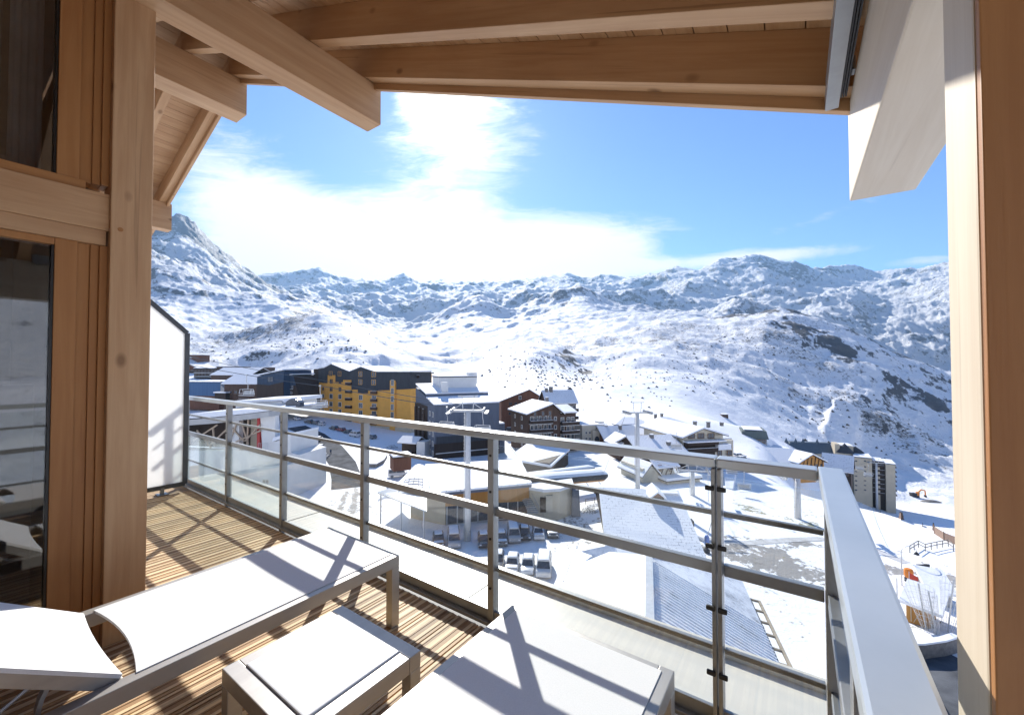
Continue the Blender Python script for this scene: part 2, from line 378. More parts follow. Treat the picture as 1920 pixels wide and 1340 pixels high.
# glazed wall at left -----------------------------------------------
r = broot('glazed_wall', 'larch framed glazed door with fixed window above at the left edge', 'glazed wall', -3.1, .2)
b_g = .365                               # outward edge of the glass
mb = MB(); mb.box(-3.17,-3.075,-2.2,.560,.735,.935); t=bpart(mb,'transom_beam',W[1],r,.005)
mb = MB(); mb.box(-3.20,-3.085,-2.2,.55,.655,.7345); bpart(mb,'transom_soffit',W[1],r,.004)
mb = MB(); mb.box(-3.21,-3.0955,-2.2,.47,.9355,.985); bpart(mb,'window_sill',WO[1],r,.003)
for (z0,z1,nm) in ((-H,.6545,'door'),(.9855,2.05,'fixed_window')):
    fr = MB(); fr.box(-3.20,-3.10,b_g,.445,z0,z1); fr.box(-3.21,-3.125,.4455,.495,z0,z1); fr.box(-3.22,-3.115,.4955,.528,z0,z1); fr.box(-3.22,-3.098,.5285,.5595,z0,z1)
    if nm=='door': fr.box(-3.20,-3.101,-2.2,b_g-.0005,.62,.6535); fr.box(-3.20,-3.101,-2.2,b_g-.0005,-H,-1.38)
    d = bpart(fr, nm+'_frame', WO[2], r, .003)
    s = MB(); s.box(-3.19,-3.11,b_g-.010,b_g-.0006,z0 if nm!='door' else -1.379,z1 if nm!='door' else .619); bsub(s,'seal',M['seal'],d,r)
    g = MB(); g.box(-3.15,-3.138,-2.2,b_g-.011,z0 if nm!='door' else -1.379,z1 if nm!='door' else .619); bsub(g,'pane',M['doorglass'],d,r)
mb = MB(); mb.box(-3.2,.9,-2.45,-2.31,-H,3.3); bpart(mb,'unseen_rear_wall',WO[0],r)  # unseen timber wall behind the camera, added to darken the balcony
# room behind the glass
r2 = broot('room_interior', 'dim room behind the glazed door with dark floor', 'room', -4.4, -.6)
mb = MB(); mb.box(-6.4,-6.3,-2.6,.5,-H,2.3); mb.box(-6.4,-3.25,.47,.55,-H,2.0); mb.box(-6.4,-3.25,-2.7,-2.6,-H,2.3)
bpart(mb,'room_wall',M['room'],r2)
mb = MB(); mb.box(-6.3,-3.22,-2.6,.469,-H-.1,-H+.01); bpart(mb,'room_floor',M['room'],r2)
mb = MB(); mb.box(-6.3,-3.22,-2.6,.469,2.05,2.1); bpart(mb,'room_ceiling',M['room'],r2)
def curtain(a, b0, b1, z0, z1, label, mat, k=26):
    c = broot('curtain', label, 'curtain', a, (b0+b1)/2, z0)
    mb = MB(); n = int((b1-b0)*k)+8
    P = [(a+.028*math.sin(i*1.9)+.01*math.sin(i*.7), b0+(b1-b0)*i/n) for i in range(n+1)]
    v = []; f = []
    for (x,y) in P: v += [(x,y,z0),(x,y,z1)]
    for i in range(n): f.append((2*i,2*i+2,2*i+3,2*i+1))
    for (x,y) in P: v += [(x-.004,y,z0),(x-.004,y,z1)]
    q = 2*(n+1)
    for i in range(n): f.append((q+2*i,q+2*i+1,q+2*i+3,q+2*i+2))
    f.append((0,1,q+1,q)); f.append((2*n,q+2*n,q+2*n+1,2*n+1))
    mb.add(v,f); bpart(mb,'curtain_cloth',mat,c,0,True)
    return c
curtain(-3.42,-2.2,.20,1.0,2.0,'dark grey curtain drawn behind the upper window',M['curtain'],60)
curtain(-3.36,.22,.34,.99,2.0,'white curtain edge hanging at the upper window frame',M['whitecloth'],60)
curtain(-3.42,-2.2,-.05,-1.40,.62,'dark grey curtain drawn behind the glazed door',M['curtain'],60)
mb = MB(); c = broot('wardrobe', 'pale tall panel standing in the room behind the door glass', 'wardrobe', -3.9, .2)
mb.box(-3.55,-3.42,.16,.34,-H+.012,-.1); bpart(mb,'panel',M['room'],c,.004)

# roof ------------------------------------------------------------
AP, ZA, SR, SL = -5.60, 3.52, .4215, .372     # ridge position, rafter underside height at ridge, slopes
def zr(a): return ZA-SR*(a-AP) if a >= AP else ZA-SL*(AP-a)
r = broot('gable_roof', 'spruce gable roof overhead with exposed purlins, rafters and boarded soffit', 'roof', -2.5, 1.0, 1.0)
B0, B1 = -2.3, 2.2
for (a0,a1,zb) in ((.183,.383,.686),(-3.095,-2.912,2.064),(-5.795,-5.508,3.072),(-8.33,-8.145,2.153)):
    zt = [zr(a0)-.004, zr(a1)-.004]
    if a0 < AP < a1: zt = [zr(a0)-.004, zr(a1)-.004]
    mb = MB(); mb.hexa([(a0,B0,zb),(a1,B0,zb),(a1,B1,zb),(a0,B1,zb),(a0,B0,zt[0]),(a1,B0,zt[1]),(a1,B1,zt[1]),(a0,B1,zt[0])])
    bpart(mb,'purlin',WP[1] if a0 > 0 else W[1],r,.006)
def sl(a0,a1,b0,b1,d0,d1,m=0,mb=None):   # slab following the roof slope between offsets d0,d1 above the rafter underside
    mb = mb or MB()
    mb.hexa([(a0,b0,zr(a0)+d0),(a1,b0,zr(a1)+d0),(a1,b1,zr(a1)+d0),(a0,b1,zr(a0)+d0),(a0,b0,zr(a0)+d1),(a1,b0,zr(a1)+d1),(a1,b1,zr(a1)+d1),(a0,b1,zr(a0)+d1)],m)
    return mb
AE_R, AE_L = .75, -10.2
for b in (-1.85,-1.38,-.91,-.44,.03,.50,1.10,1.572,2.040):
    w = .086
    bpart(sl(AP+.0005,AE_R,b,b+w,0,.238),'rafter',WR,r,.004)
    bpart(sl(AE_L,AP-.0005,b,b+w,0,.238),'rafter',WF,r,.004)
# soffit boards run outwards, each a real board with a shadow gap
def soffit(a_from, a_to):
    mb = MB(); a = a_from
    while a < a_to-.02:
        e = min(a+.141, a_to); sl(a+.0015,e-.0035,B0,2.126,.2385,.262,mb=mb); a = e
    bpart(mb,'soffit_boarding',W[1],r)
soffit(AP+.001,AE_R); soffit(AE_L,AP-.001)
for (x0,x1) in ((AP+.0005,AE_R),(AE_L,AP-.0005)):
    bpart(sl(x0,x1,2.1275,2.163,-.052,.33),'verge_board',WR if x1 == AE_R else WF,r,.003)
    bpart(sl(x0,x1,2.1635,2.172,.05,.345),'verge_flashing',M['darkmetal'],r)
    bpart(sl(x0,x1,B0,2.162,.332,.40),'roof_covering',M['darkmetal'],r)
    bpart(sl(x0,x1,B0,2.155,.401,.56),'snow_cover',M['snow'],r,.03)
for (x0,x1) in ((AE_R+.001,AE_R+.03),(AE_L-.03,AE_L-.001)):
    bpart(sl(x0,x1,B0,2.12,-.05,.33),'eave_board',W[1],r)

# awning channel
r = broot('awning_channel', 'grey metal awning channel with black brush hanging under the rafters at right', 'channel', .13, 1.5, 1.05)
mb = MB(); mb.box(.102,.146,.6,2.115,1.052,1.058); mb.box(.102,.106,.6,2.115,1.0585,1.14); mb.box(.142,.146,.6,2.115,1.0585,1.14); bpart(mb,'channel_profile',M['rail'],r,.001)
mb = MB()
for i in range(3): mb.box(.1475+i*.0075,.1525+i*.0075,.6,2.05,1.056,1.15)
bpart(mb,'brush_seal',M['black'],r)
for b in (1.0,1.9):
    mb = MB(); mb.box(.1715,.182,b,b+.04,1.07,1.12); bpart(mb,'bracket',M['rail'],r,.002)

# sun loungers -----------------------------------------------------
def lounger(a0, a1, bf, label, back=True):
    """frame between a0 and a1, foot end at b=bf"""
    zt = -1.10
    r = broot('sun_lounger', label, 'sun lounger', (a0+a1)/2, bf-.9, -H, 'sun loungers on the deck')
    L0 = bf-2.0; w = .052; hh = .062
    mb = MB()
    mb.box(a0,a0+w,L0,bf-.0,zt-hh,zt); mb.box(a1-w,a1,L0,bf,zt-hh,zt)
    bpart(mb,'side_rail',M['alu'],r,.003)
    for yy in (bf-.05, L0):
        mb = MB(); mb.box(a0+w+.0005,a1-w-.0005,yy,yy+.05,zt-hh,zt-.001); bpart(mb,'end_rail',M['alu'],r,.003)
    for (x,y) in ((a0,bf),(a1-w,bf),(a0,L0+w),(a1-w,L0+w)):
        mb = MB(); mb.box(x,x+w,y-w,y,-H+.001,zt-hh-.0005); bpart(mb,'leg',M['alu'],r,.003)
    hb = bf-1.15
    # seat fabric, sagging a little
    mb = MB(); nx, ny = 10, 22; v=[]; f=[]
    x0,x1,y0,y1 = a0+.038,a1-.038,hb,bf-.03
    for j in range(ny+1):
        for i in range(nx+1):
            u = i/nx; t = j/ny
            bow = .035*(1-(2*u-1)**2)*max(0,1-t*9)   # curved rear hem
            y = y0+(y1-y0)*t+bow
            v.append((x0+(x1-x0)*u, y, zt+.004-.003*math.sin(math.pi*u)*math.sin(math.pi*min(1,t*1.0+.05))))
    for j in range(ny):
        for i in range(nx):
            k=j*(nx+1)+i; f.append((k,k+1,k+nx+2,k+nx+1))
    n=len(v); v += [(x,y,z-.012) for x,y,z in v]; f += [tuple(n+i for i in reversed(q)) for q in f]
    for i in range(nx): f += [(i,n+i,n+i+1,i+1)]; k=ny*(nx+1); f += [(k+i,k+i+1,n+k+i+1,n+k+i)]
    for j in range(ny): k=j*(nx+1); f += [(k,k+nx+1,n+k+nx+1,n+k)]; k+=nx; f += [(k,n+k,n+k+nx+1,k+nx+1)]
    mb.add(v,f); bpart(mb,'seat_fabric',M['mesh'],r)
    # backrest
    ang = math.radians(34); L = .74; db, dz = -math.cos(ang), math.sin(ang)
    p0 = Vector((0,hb-.025,zt+.002)); 
    def q(x,s,o): return (x, p0.y+db*s+o*dz, p0.z+dz*s-o*db)
    mb = MB(); v=[]; f=[]; nx,ny=8,12
    for j in range(ny+1):
        for i in range(nx+1):
            u=i/nx; s=L*j/ny; c=.03*(1-(2*u-1)**2)*max(0,1-j/2.0)
            v.append(q(a0+.054+(a1-a0-.108)*u, s+.012+c*.5, -.003*math.sin(math.pi*u)+.003))
    for j in range(ny):
        for i in range(nx):
            k=j*(nx+1)+i; f.append((k,k+nx+1,k+nx+2,k+1))
    n=len(v); v += [(x,y+.01*dz*-1,z-.012) for x,y,z in v]; f += [tuple(n+i for i in reversed(g)) for g in f]
    for i in range(nx): f += [(i,i+1,n+i+1,n+i)]; k=ny*(nx+1); f += [(k+i,n+k+i,n+k+i+1,k+i+1)]
    for j in range(ny): k=j*(nx+1); f += [(k,n+k,n+k+nx+1,k+nx+1)]; k+=nx; f += [(k,k+nx+1,n+k+nx+1,n+k)]
    mb.add(v,f); bk=bpart(mb,'backrest_fabric',M['mesh'],r)
    mb = MB()
    for x in (a0+.056,a1-.056-.028):
        mb.hexa([q(x,0,-.050),q(x+.028,0,-.050),q(x+.028,0,-.009),q(x,0,-.009),q(x,L,-.050),q(x+.028,L,-.050),q(x+.028,L,-.009),q(x,L,-.009)])
    mb.hexa([q(a0+.0845,L-.03,-.050),q(a1-.0845,L-.03,-.050),q(a1-.0845,L-.03,-.009),q(a0+.0845,L-.03,-.009),q(a0+.0845,L,-.050),q(a1-.0845,L,-.050),q(a1-.0845,L,-.009),q(a0+.0845,L,-.009)])
    bpart(mb,'backrest_frame',M['alu'],r,.002)
    mb = MB()
    pts=[q(a1-.11,.18,-.05)]; e=pts[0]
    for t in range(1,9):
        u=t/8; pts.append((a1-.11, e[1]-.05*math.sin(u*3.1)+.18*u*u, e[2]-.30*u))
    for i in range(8): mb.bar(pts[i],pts[i+1],.012,.035,upv=(1,0,0))
    bpart(mb,'backrest_stay',M['alu'],r)
    mb = MB(); mb.tube([q(a1-.10,.22,-.05),(a1-.10,hb-.75,zt-.25)],.006,6); bpart(mb,'stay_rod',M['alu'],r)
    return r
lounger(-2.648,-1.920,1.600,'white mesh sun lounger with raised backrest in front of the glazed door')
lounger(-1.095,-.380,1.568,'white mesh sun lounger at the bottom centre right beside the low table')
# low table
r = broot('side_table', 'low square aluminium table with frosted white top between the two loungers', 'table', -1.475, .877)
a0,a1,b0,b1,zt = -1.735,-1.214,.636,1.118,-1.1
mb = MB(); w=.055
mb.box(a0,a1,b0,b0+w,zt-.06,zt); mb.box(a0,a1,b1-w,b1,zt-.06,zt); mb.box(a0,a0+w,b0+w+.0005,b1-w-.0005,zt-.06,zt); mb.box(a1-w,a1,b0+w+.0005,b1-w-.0005,zt-.06,zt)
bpart(mb,'table_frame',M['alu'],r,.003)
mb = MB(); mb.box(a0+w+.002,a1-w-.002,b0+w+.002,b1-w-.002,zt-.012,zt+.007); bpart(mb,'table_top',M['frosttop'],r,.004)
for (x,y) in ((a0,b0),(a1-.05,b0),(a0,b1-.05),(a1-.05,b1-.05)):
    mb = MB(); mb.box(x,x+.05,y,y+.05,-H+.001,zt-.0605); bpart(mb,'leg',M['alu'],r,.003)
# ================================================================ TERRAIN
rng = np.random.RandomState(11)
_perm = rng.permutation(512); _perm = np.concatenate([_perm, _perm, _perm])
_gr = rng.rand(512)*2*np.pi; _gx, _gy = np.cos(_gr), np.sin(_gr)
def perlin(x, y):
    xi = np.floor(x).astype(np.int64); yi = np.floor(y).astype(np.int64)
    xf, yf = x-xi, y-yi; u = xf*xf*xf*(xf*(xf*6-15)+10); v = yf*yf*yf*(yf*(yf*6-15)+10)
    def g(ix, iy, dx, dy):
        h = _perm[(_perm[ix & 511]+iy) & 511]
        return _gx[h]*dx+_gy[h]*dy
    a = g(xi,yi,xf,yf); b = g(xi+1,yi,xf-1,yf); c = g(xi,yi+1,xf,yf-1); d = g(xi+1,yi+1,xf-1,yf-1)
    return ((a+(b-a)*u)+((c+(d-c)*u)-(a+(b-a)*u))*v)*1.5
def fbm(x, y, wl, octv=5, gain=.5):
    s = 0; a = 1; f = 1/wl
    for i in range(octv): s = s+a*perlin(x*f+i*17.3, y*f-i*9.1); a *= gain; f *= 2.03
    return s
def ridged(x, y, wl, octv=6, gain=.52):
    s = 0; a = 1; f = 1/wl; w = 1
    for i in range(octv):
        n = 1-np.abs(perlin(x*f+i*31.7, y*f+i*11.9)); n = n*n*w; s = s+a*n; w = np.clip(n*1.6, 0, 1); a *= gain; f *= 2.07
    return s-1.0
# control lines surveyed in the photograph: (px, py, distance in metres)
def LN(*t): return np.array(t, float)
LAY = [
 LN((0,2100,14),(1920,2100,14)),
 LN((0,1320,34),(960,1320,34),(1500,1330,34),(1760,1290,35),(1920,1290,35)),
 LN((0,1045,60),(1300,1045,60),(1500,1065,58),(1700,1060,60),(1920,1060,60)),
 LN((0,915,95),(600,915,95),(1100,913,95),(1300,905,98),(1450,925,96),(1560,945,92),(1650,962,86),(1790,1012,74),(1920,1060,66)),
 LN((0,850,130),(560,838,132),(900,857,126),(1120,845,134),(1300,838,140),(1440,845,150),(1560,1010,128),(1650,1100,125),(1790,1140,110),(1920,1200,100)),
 LN((0,745,240),(345,735,240),(560,770,190),(780,802,185),(960,790,190),(1100,782,185),(1300,783,180),(1440,812,190),(1560,940,225),(1650,948,240),(1790,955,230),(1920,975,230)),
 LN((0,655,430),(345,672,420),(430,702,380),(560,722,330),(780,730,300),(960,735,260),(1100,748,240),(1300,775,230),(1480,832,260),(1600,880,290),(1700,905,300),(1790,915,300),(1920,920,300)),
 LN((0,590,640),(280,600,640),(345,618,620),(420,630,600),(500,611,600),(560,600,620),(620,592,660),(700,628,620),(760,662,560),(830,690,480),(900,680,450),(950,664,440),(1000,652,440),(1040,672,430),(1080,690,430),(1120,682,460),(1180,650,500),(1240,640,520),(1300,660,480),(1400,690,450),(1500,720,450),(1600,745,440),(1700,790,420),(1790,830,400),(1920,850,400)),
 LN((0,555,1000),(280,572,980),(345,588,960),(420,612,920),(500,612,900),(560,606,950),(620,606,1000),(700,640,900),(760,656,860),(830,664,800),(900,652,760),(960,634,740),(1010,628,760),(1080,634,700),(1150,622,700),(1200,604,760),(1280,594,800),(1330,602,780),(1400,590,820),(1480,584,820),(1540,602,780),(1600,626,740),(1640,642,700),(1700,668,660),(1790,704,620),(1920,720,600)),
 LN((0,490,1300),(280,505,1300),(345,520,1300),(400,536,1300),(460,553,1280),(540,571,1250),(590,580,1230),(625,597,1230),(700,622,1250),(760,630,1250),(830,628,1200),(900,610,1200),(960,606,1200),(1010,602,1150),(1080,598,1150),(1150,588,1150),(1200,590,1150),(1280,596,1200),(1340,612,1300),(1400,615,1300),(1480,620,1300),(1540,650,1250),(1600,684,1200),(1640,700,1150),(1700,722,1100),(1790,735,1100),(1920,735,1100)),
 LN((0,450,1900),(280,478,1700),(345,505,1700),(400,525,1700),(460,545,1700),(540,570,1700),(625,590,1700),(700,598,1750),(760,600,1800),(815,592,1800),(850,562,1850),(890,546,1900),(925,560,1900),(950,584,1800),(1000,576,1750),(1050,556,1700),(1088,543,1650),(1120,556,1650),(1160,575,1700),(1220,590,1900),(1280,588,1900),(1340,572,1900),(1400,566,1900),(1450,572,1900),(1500,584,1900),(1540,570,1850),(1600,610,1700),(1640,640,1600),(1700,650,1550),(1790,665,1550),(1920,660,1550)),
 LN((0,300,2500),(240,420,2450),(280,433,2400),(300,428,2400),(316,418,2400),(330,414,2400),(345,424,2400),(358,438,2400),(380,456,2400),(400,474,2400),(420,488,2400),(440,502,2400),(460,516,2400),(480,532,2400),(500,545,2400),(540,562,2400),(600,560,2500),(640,572,2500),(700,556,2500),(760,570,2500),(800,552,2500),(850,566,2500),(950,560,2500),(1000,552,2500),(1088,560,2500),(1150,556,2500),(1200,548,2500),(1260,555,2600),(1330,545,2600),(1400,548,2600),(1450,540,2600),(1500,545,2600),(1540,555,2600),(1600,545,2600),(1640,570,2500),(1700,560,2400),(1750,545,2300),(1790,530,2200),(1920,500,2200)),
 LN((0,420,3300),(280,500,3300),(400,520,3300),(460,535,3300),(540,540,3300),(600,538,3300),(650,552,3300),(700,545,3300),(760,545,3300),(850,545,3300),(1000,545,3300),(1150,540,3300),(1260,530,3100),(1330,515,3000),(1400,508,3000),(1460,512,3000),(1540,530,3100),(1600,530,3100),(1700,530,2900),(1790,508,2700),(1920,480,2700)),
 LN((0,440,3900),(280,520,3900),(420,519,3900),(460,516,3900),(500,512,3900),(540,509,3900),(575,505,3900),(598,501,3900),(618,509,3900),(635,518,3900),(680,522,3900),(715,527,3900),(735,521,3900),(755,513,3900),(772,520,3900),(788,531,3900),(808,526,3900),(832,521,3900),(860,526,3900),(900,526,3900),(940,522,3900),(980,525,3900),(1010,521,3900),(1040,516,3900),(1065,511,3900),(1085,517,3900),(1102,522,3900),(1125,515,3900),(1142,513,3900),(1165,517,3900),(1200,516,3800),(1230,512,3700),(1255,505,3600),(1270,500,3600),(1290,504,3500),(1315,508,3500),(1335,494,3400),(1352,483,3400),(1385,480,3400),(1415,474,3400),(1440,479,3400),(1470,487,3400),(1500,492,3400),(1528,502,3400),(1545,498,3500),(1565,495,3600),(1590,493,3600),(1615,497,3600),(1640,503,3600),(1670,499,3600),(1700,500,3500),(1728,507,3400),(1745,502,3200),(1765,495,3100),(1790,490,3000),(1850,470,3000),(1920,455,3000)),
]
AZF = lambda px: np.arctan2((px-CX)/F, 1.0)
px_in = np.arange(150, 1860, 2.1)
pxs = np.concatenate([np.linspace(-2600,140,60), px_in, np.linspace(1870,4600,60)])
az = AZF(pxs)
az = np.concatenate([np.linspace(-np.pi, az[0], 40)[:-1], az, np.linspace(az[-1], np.pi, 40)[1:]])
# ring distances
rings = np.concatenate([np.exp(np.linspace(np.log(9.0), np.log(1000.0), 430)), np.exp(np.linspace(np.log(1000.0), np.log(4700.0), 290))[1:]])
NR = len(rings)
_PG = np.arange(-200, 2121, 2.0)
def _sm(v, s):
    k = np.exp(-.5*(np.arange(-60,61)*2.0/s)**2); k /= k.sum()
    return np.convolve(np.pad(v, 60, mode='edge'), k, mode='valid')
LYR = []
for l in LAY:
    s = 3.0 if l[:,2].mean() > 3400 else (6.0 if l[:,2].mean() > 2300 else (14.0 if l[:,2].mean() > 1100 else 26.0))
    LYR.append((_sm(np.interp(_PG, l[:,0], l[:,1]), s), _sm(np.interp(_PG, l[:,0], l[:,2]), max(s, 14.0))))
def column_profile(a):
    ac = np.clip(a, AZF(0.0), AZF(1920.0)); px = CX+F*np.tan(ac)
    R = []; Z = []
    for ly, lY in LYR:
        y = np.interp(px, _PG, ly); Y = np.interp(px, _PG, lY)
        up = CY-y; z = (F*sT+up*cT)/(F*cT-up*sT)*Y
        R.append(Y/np.cos(ac)); Z.append(z)
    return np.array(R), np.array(Z)
def pchip(x, y, xq):
    h = np.diff(x); d = np.diff(y)/h
    m = np.zeros_like(y)
    same = d[:-1]*d[1:] > 0
    w1 = 2*h[1:]+h[:-1]; w2 = h[1:]+2*h[:-1]
    with np.errstate(divide='ignore', invalid='ignore'):
        hm = (w1+w2)/(w1/d[:-1]+w2/d[1:])
    m[1:-1] = np.where(same, hm, 0); m[0] = d[0]; m[-1] = d[-1]
    i = np.clip(np.searchsorted(x, xq)-1, 0, len(x)-2); t = (xq-x[i])/h[i]
    t = np.clip(t, -1, 1.5)
    return (1+2*t)*(1-t)**2*y[i]+t*(1-t)**2*h[i]*m[i]+t*t*(3-2*t)*y[i+1]+t*t*(t-1)*h[i]*m[i+1]
NA = len(az)
ZZ = np.zeros((NA, NR)); lr = np.log(rings); ENDR = np.zeros(NA)
for k in range(NA):
    R, Z = column_profile(az[k])
    for q in range(1, len(R)): R[q] = max(R[q], R[q-1]*1.02)
    zz = pchip(np.log(R), Z, lr)
    over = rings > R[-1]
    zz[over] = Z[-1]-(rings[over]-R[-1])*.35
    ZZ[k] = zz; ENDR[k] = R[-1]
RR, AA = np.meshgrid(rings, az)
XX, YY = RR*np.sin(AA), RR*np.cos(AA)
def sstep(a, b, x):
    t = np.clip((x-a)/(b-a), 0, 1); return t*t*(3-2*t)
hillw = sstep(230, 520, RR); mtw = sstep(1100, 2000, RR)
crest = np.exp(-((RR-ENDR[:,None])/260.0)**2)
big = ridged(XX, YY, 820, 8, .5)
mid = ridged(XX+300, YY-100, 170, 6); med = fbm(XX, YY, 90, 6)
fine = ridged(XX, YY, 45, 5)
gul = ridged(XX*.9+YY*.3, YY*.35-XX*.2, 120, 5)
nz = hillw*(1-mtw)*(mid*7.0+med*5+fine*1.8)+mtw*(big*62*(1-.8*crest)+mid*10+fine*4.5+gul*10*(1-.4*crest))
nz += (1-hillw)*sstep(60,160,RR)*med*.5*sstep(110,300,RR)
BASE = ZZ.copy(); ZZ = ZZ+nz
# ---- ground height anywhere (bilinear in the polar grid)
def gz(x, y):
    r = max(math.hypot(x, y), rings[0]); a = math.atan2(x, y)
    i = min(max(np.searchsorted(az, a)-1, 0), NA-2); j = min(max(np.searchsorted(rings, r)-1, 0), NR-2)
    u = (a-az[i])/(az[i+1]-az[i]); v = min(1, max(0, (r-rings[j])/(rings[j+1]-rings[j])))
    return float((ZZ[i,j]*(1-u)+ZZ[i+1,j]*u)*(1-v)+(ZZ[i,j+1]*(1-u)+ZZ[i+1,j+1]*u)*v)
def hit(px, py, r0=30.0, r1=4000.0):
    """where the line of sight meets the ground"""
    rx, rz = ray(px, py); k = math.hypot(rx, 1)
    r = r0; prev = None
    while r < r1:
        Y = r/k; x, z = rx*Y, rz*Y; g = gz(x, Y)
        if z <= g:
            if prev is None: return Vector((x, Y, g))
            a, b = prev, r
            for _ in range(18):
                mmm = (a+b)/2; Y = mmm/k
                if rz*Y <= gz(rx*Y, Y): b = mmm
                else: a = mmm
            Y = b/k; return Vector((rx*Y, Y, gz(rx*Y, Y)))
        prev = r; r *= 1.01
    return Vector((rx*r1/k, r1/k, gz(rx*r1/k, r1/k)))
def pline(pts, w):     # 1 along a track over the ground, w metres wide
    P = [hit(*p, 120, 3600) if len(p) == 2 else pt(*p) for p in pts]; d = np.full(XX.shape, 1e9)
    for a, c in zip(P, P[1:]):
        ax, ay, ex, ey = a.x, a.y, c.x-a.x, c.y-a.y; L2 = ex*ex+ey*ey+1e-6
        t = np.clip(((XX-ax)*ex+(YY-ay)*ey)/L2, 0, 1); d = np.minimum(d, np.hypot(XX-ax-t*ex, YY-ay-t*ey))
    return sstep(1.0, .6, d/w*2)
# ---- rock, scrub and dirt cover
gx = np.gradient(ZZ, axis=1)/np.gradient(RR, axis=1)
ga = np.gradient(ZZ, axis=0)/np.maximum(np.gradient(AA, axis=0)*RR, 1e-6)
slope = np.sqrt(gx**2+ga**2)
rock = mtw*(sstep(.5, 1.25, slope)*.7+.30*fbm(XX-500,YY,420,6)+.30*np.exp(-((RR-ENDR[:,None])/520.0)**2)-.11)
rock += hillw*(1-mtw)*(sstep(.55, 1.1, slope)*.5+.10*sstep(.1,.7,mid)+.12*sstep(.15,.8,fbm(XX+900,YY,260,4)))
def patch(px, py, Y, rx, ry, rot=0, w=1.0):   # rocky patch on the ground: centre and radii in metres (across, along the line of sight)
    c = pt(px, py, Y); dx, dy = XX-c.x, YY-c.y; t = math.atan2(c.x, c.y)+rot
    u = dx*math.cos(t)-dy*math.sin(t); v = dx*math.sin(t)+dy*math.cos(t)
    d = np.sqrt((u/rx)**2+(v/ry)**2)+.75*fbm(XX, YY, max(rx*.55,6), 6, .62)
    return w*sstep(1.25, .25, d)
rock += patch(1365,600,790,55,60)*.55+patch(1440,605,780,75,70)*.55+patch(1500,600,800,45,60)*.4
rock += patch(1500,675,640,28,30)*.6+patch(1545,690,600,42,34)*.75+patch(1610,645,700,70,40)*.45+patch(1680,668,650,50,45)*.5
rock += patch(1745,745,470,45,40)*.6+patch(1600,712,540,40,25)*.4+patch(1790,715,540,50,40)*.4
rock += patch(480,560,1200,330,110)*.36+patch(400,540,1270,240,90)*.26+patch(590,583,1150,90,70)*.5
rock += patch(1060,668,430,26,60)*.5+patch(1090,712,400,18,26)*.75+patch(1088,545,1640,110,60)*.4+patch(890,560,1850,150,80)*.6+patch(330,460,2350,560,460)*1.0
rock -= patch(610,610,640,18,180)*.8+patch(1150,640,560,14,160)*.5
scrub = hillw*(1-.7*mtw)*(.40+.35*fbm(XX+50,YY+700,240,5))
scrub += patch(520,630,560,230,110)*.22+patch(980,690,420,90,80)*.3+patch(1330,645,560,150,160)*.12+patch(1660,800,400,80,80)*.25+patch(1350,700,440,110,110)*.12
tracks = np.maximum.reduce([pline(((598,592),(640,606),(668,632),(720,655),(790,672)),46), pline(((1000,640),(1030,668),(1065,682),(1110,712),(1190,742),(1300,768)),16), pline(((1168,618),(1172,660),(1184,700)),9),
 pline(((1330,608),(1250,600),(1180,615),(1100,640),(1010,660)),12), pline(((1300,770),(1420,800),(1560,850),(1700,900)),10), pline(((1590,768),(1580,800),(1570,830)),20), pline(((860,660),(900,640),(960,622),(1040,606)),40), pline(((560,720),(700,728),(900,712),(1000,738)),10)])
rock -= tracks*1.2; scrub -= tracks*1.1
scrub -= (patch(640,612,620,26,260)+patch(860,640,720,110,200)+patch(1180,700,430,60,120)+patch(1650,870,330,90,40))*.35
dirt = patch(1065,972,72,9,6)*.75+patch(1330,1022,62,14,3)*.5+patch(1440,1030,60,9,6)*.95+patch(640,930,80,7,14)*.55+patch(600,1000,64,10,8)*.4+patch(1700,1030,62,16,4)*.5+patch(1650,1045,60,10,4)*.5+patch(1690,935,250,60,9)*.65+patch(720,920,86,5,6)*.5+patch(1760,1075,55,8,3)*.5
grass = patch(1425,965,82,10,2.5,.5)*.9+patch(1500,985,76,8,2.5,.6)*.7+patch(1485,918,95,5,2)*.5+patch(1470,950,86,12,4,.5)*.35+patch(1690,1130,46,5,2)*.8
ZZ = ZZ+5.5*pline(((1588,772),(1580,800),(1570,828)),27)
for pts, w, k in ((((1310,1012),(1370,1006),(1440,1012),(1540,1024)),.9,.8),(((1330,1030),(1400,1020),(1470,1035),(1492,1078)),.8,.75),(((1420,1062),(1452,1030),(1505,1014)),.8,.75),(((1435,1064),(1466,1032),(1520,1018)),.8,.7),
    (((930,1038),(1000,1042),(1095,1008)),.7,.5),(((925,1046),(1000,1050),(1100,1014)),.7,.5),(((600,1010),(640,950),(652,915)),.9,.6),(((630,1015),(662,955),(668,915)),.9,.6),(((1520,1190),(1450,1105),(1405,1062)),.5,.45),(((1505,1195),(1436,1108),(1392,1064)),.5,.45)):
    Q = [hit(*p) for p in pts]; d = np.full(XX.shape, 1e9)
    for a, c in zip(Q, Q[1:]):
        ex, ey = c.x-a.x, c.y-a.y; t = np.clip(((XX-a.x)*ex+(YY-a.y)*ey)/(ex*ex+ey*ey+1e-6), 0, 1); d = np.minimum(d, np.hypot(XX-a.x-t*ex, YY-a.y-t*ey))
    dirt = dirt+k*sstep(w, w*.3, d)
verts = np.stack([XX, YY, ZZ], -1).reshape(-1, 3).astype(np.float32)
ii, jj = np.meshgrid(np.arange(NA-1), np.arange(NR-1), indexing='ij')
q = np.stack([ii*NR+jj, (ii+1)*NR+jj, (ii+1)*NR+jj+1, ii*NR+jj+1], -1).reshape(-1, 4)[:, ::-1].astype(np.int32)
me = bpy.data.meshes.new('snowy_terrain')
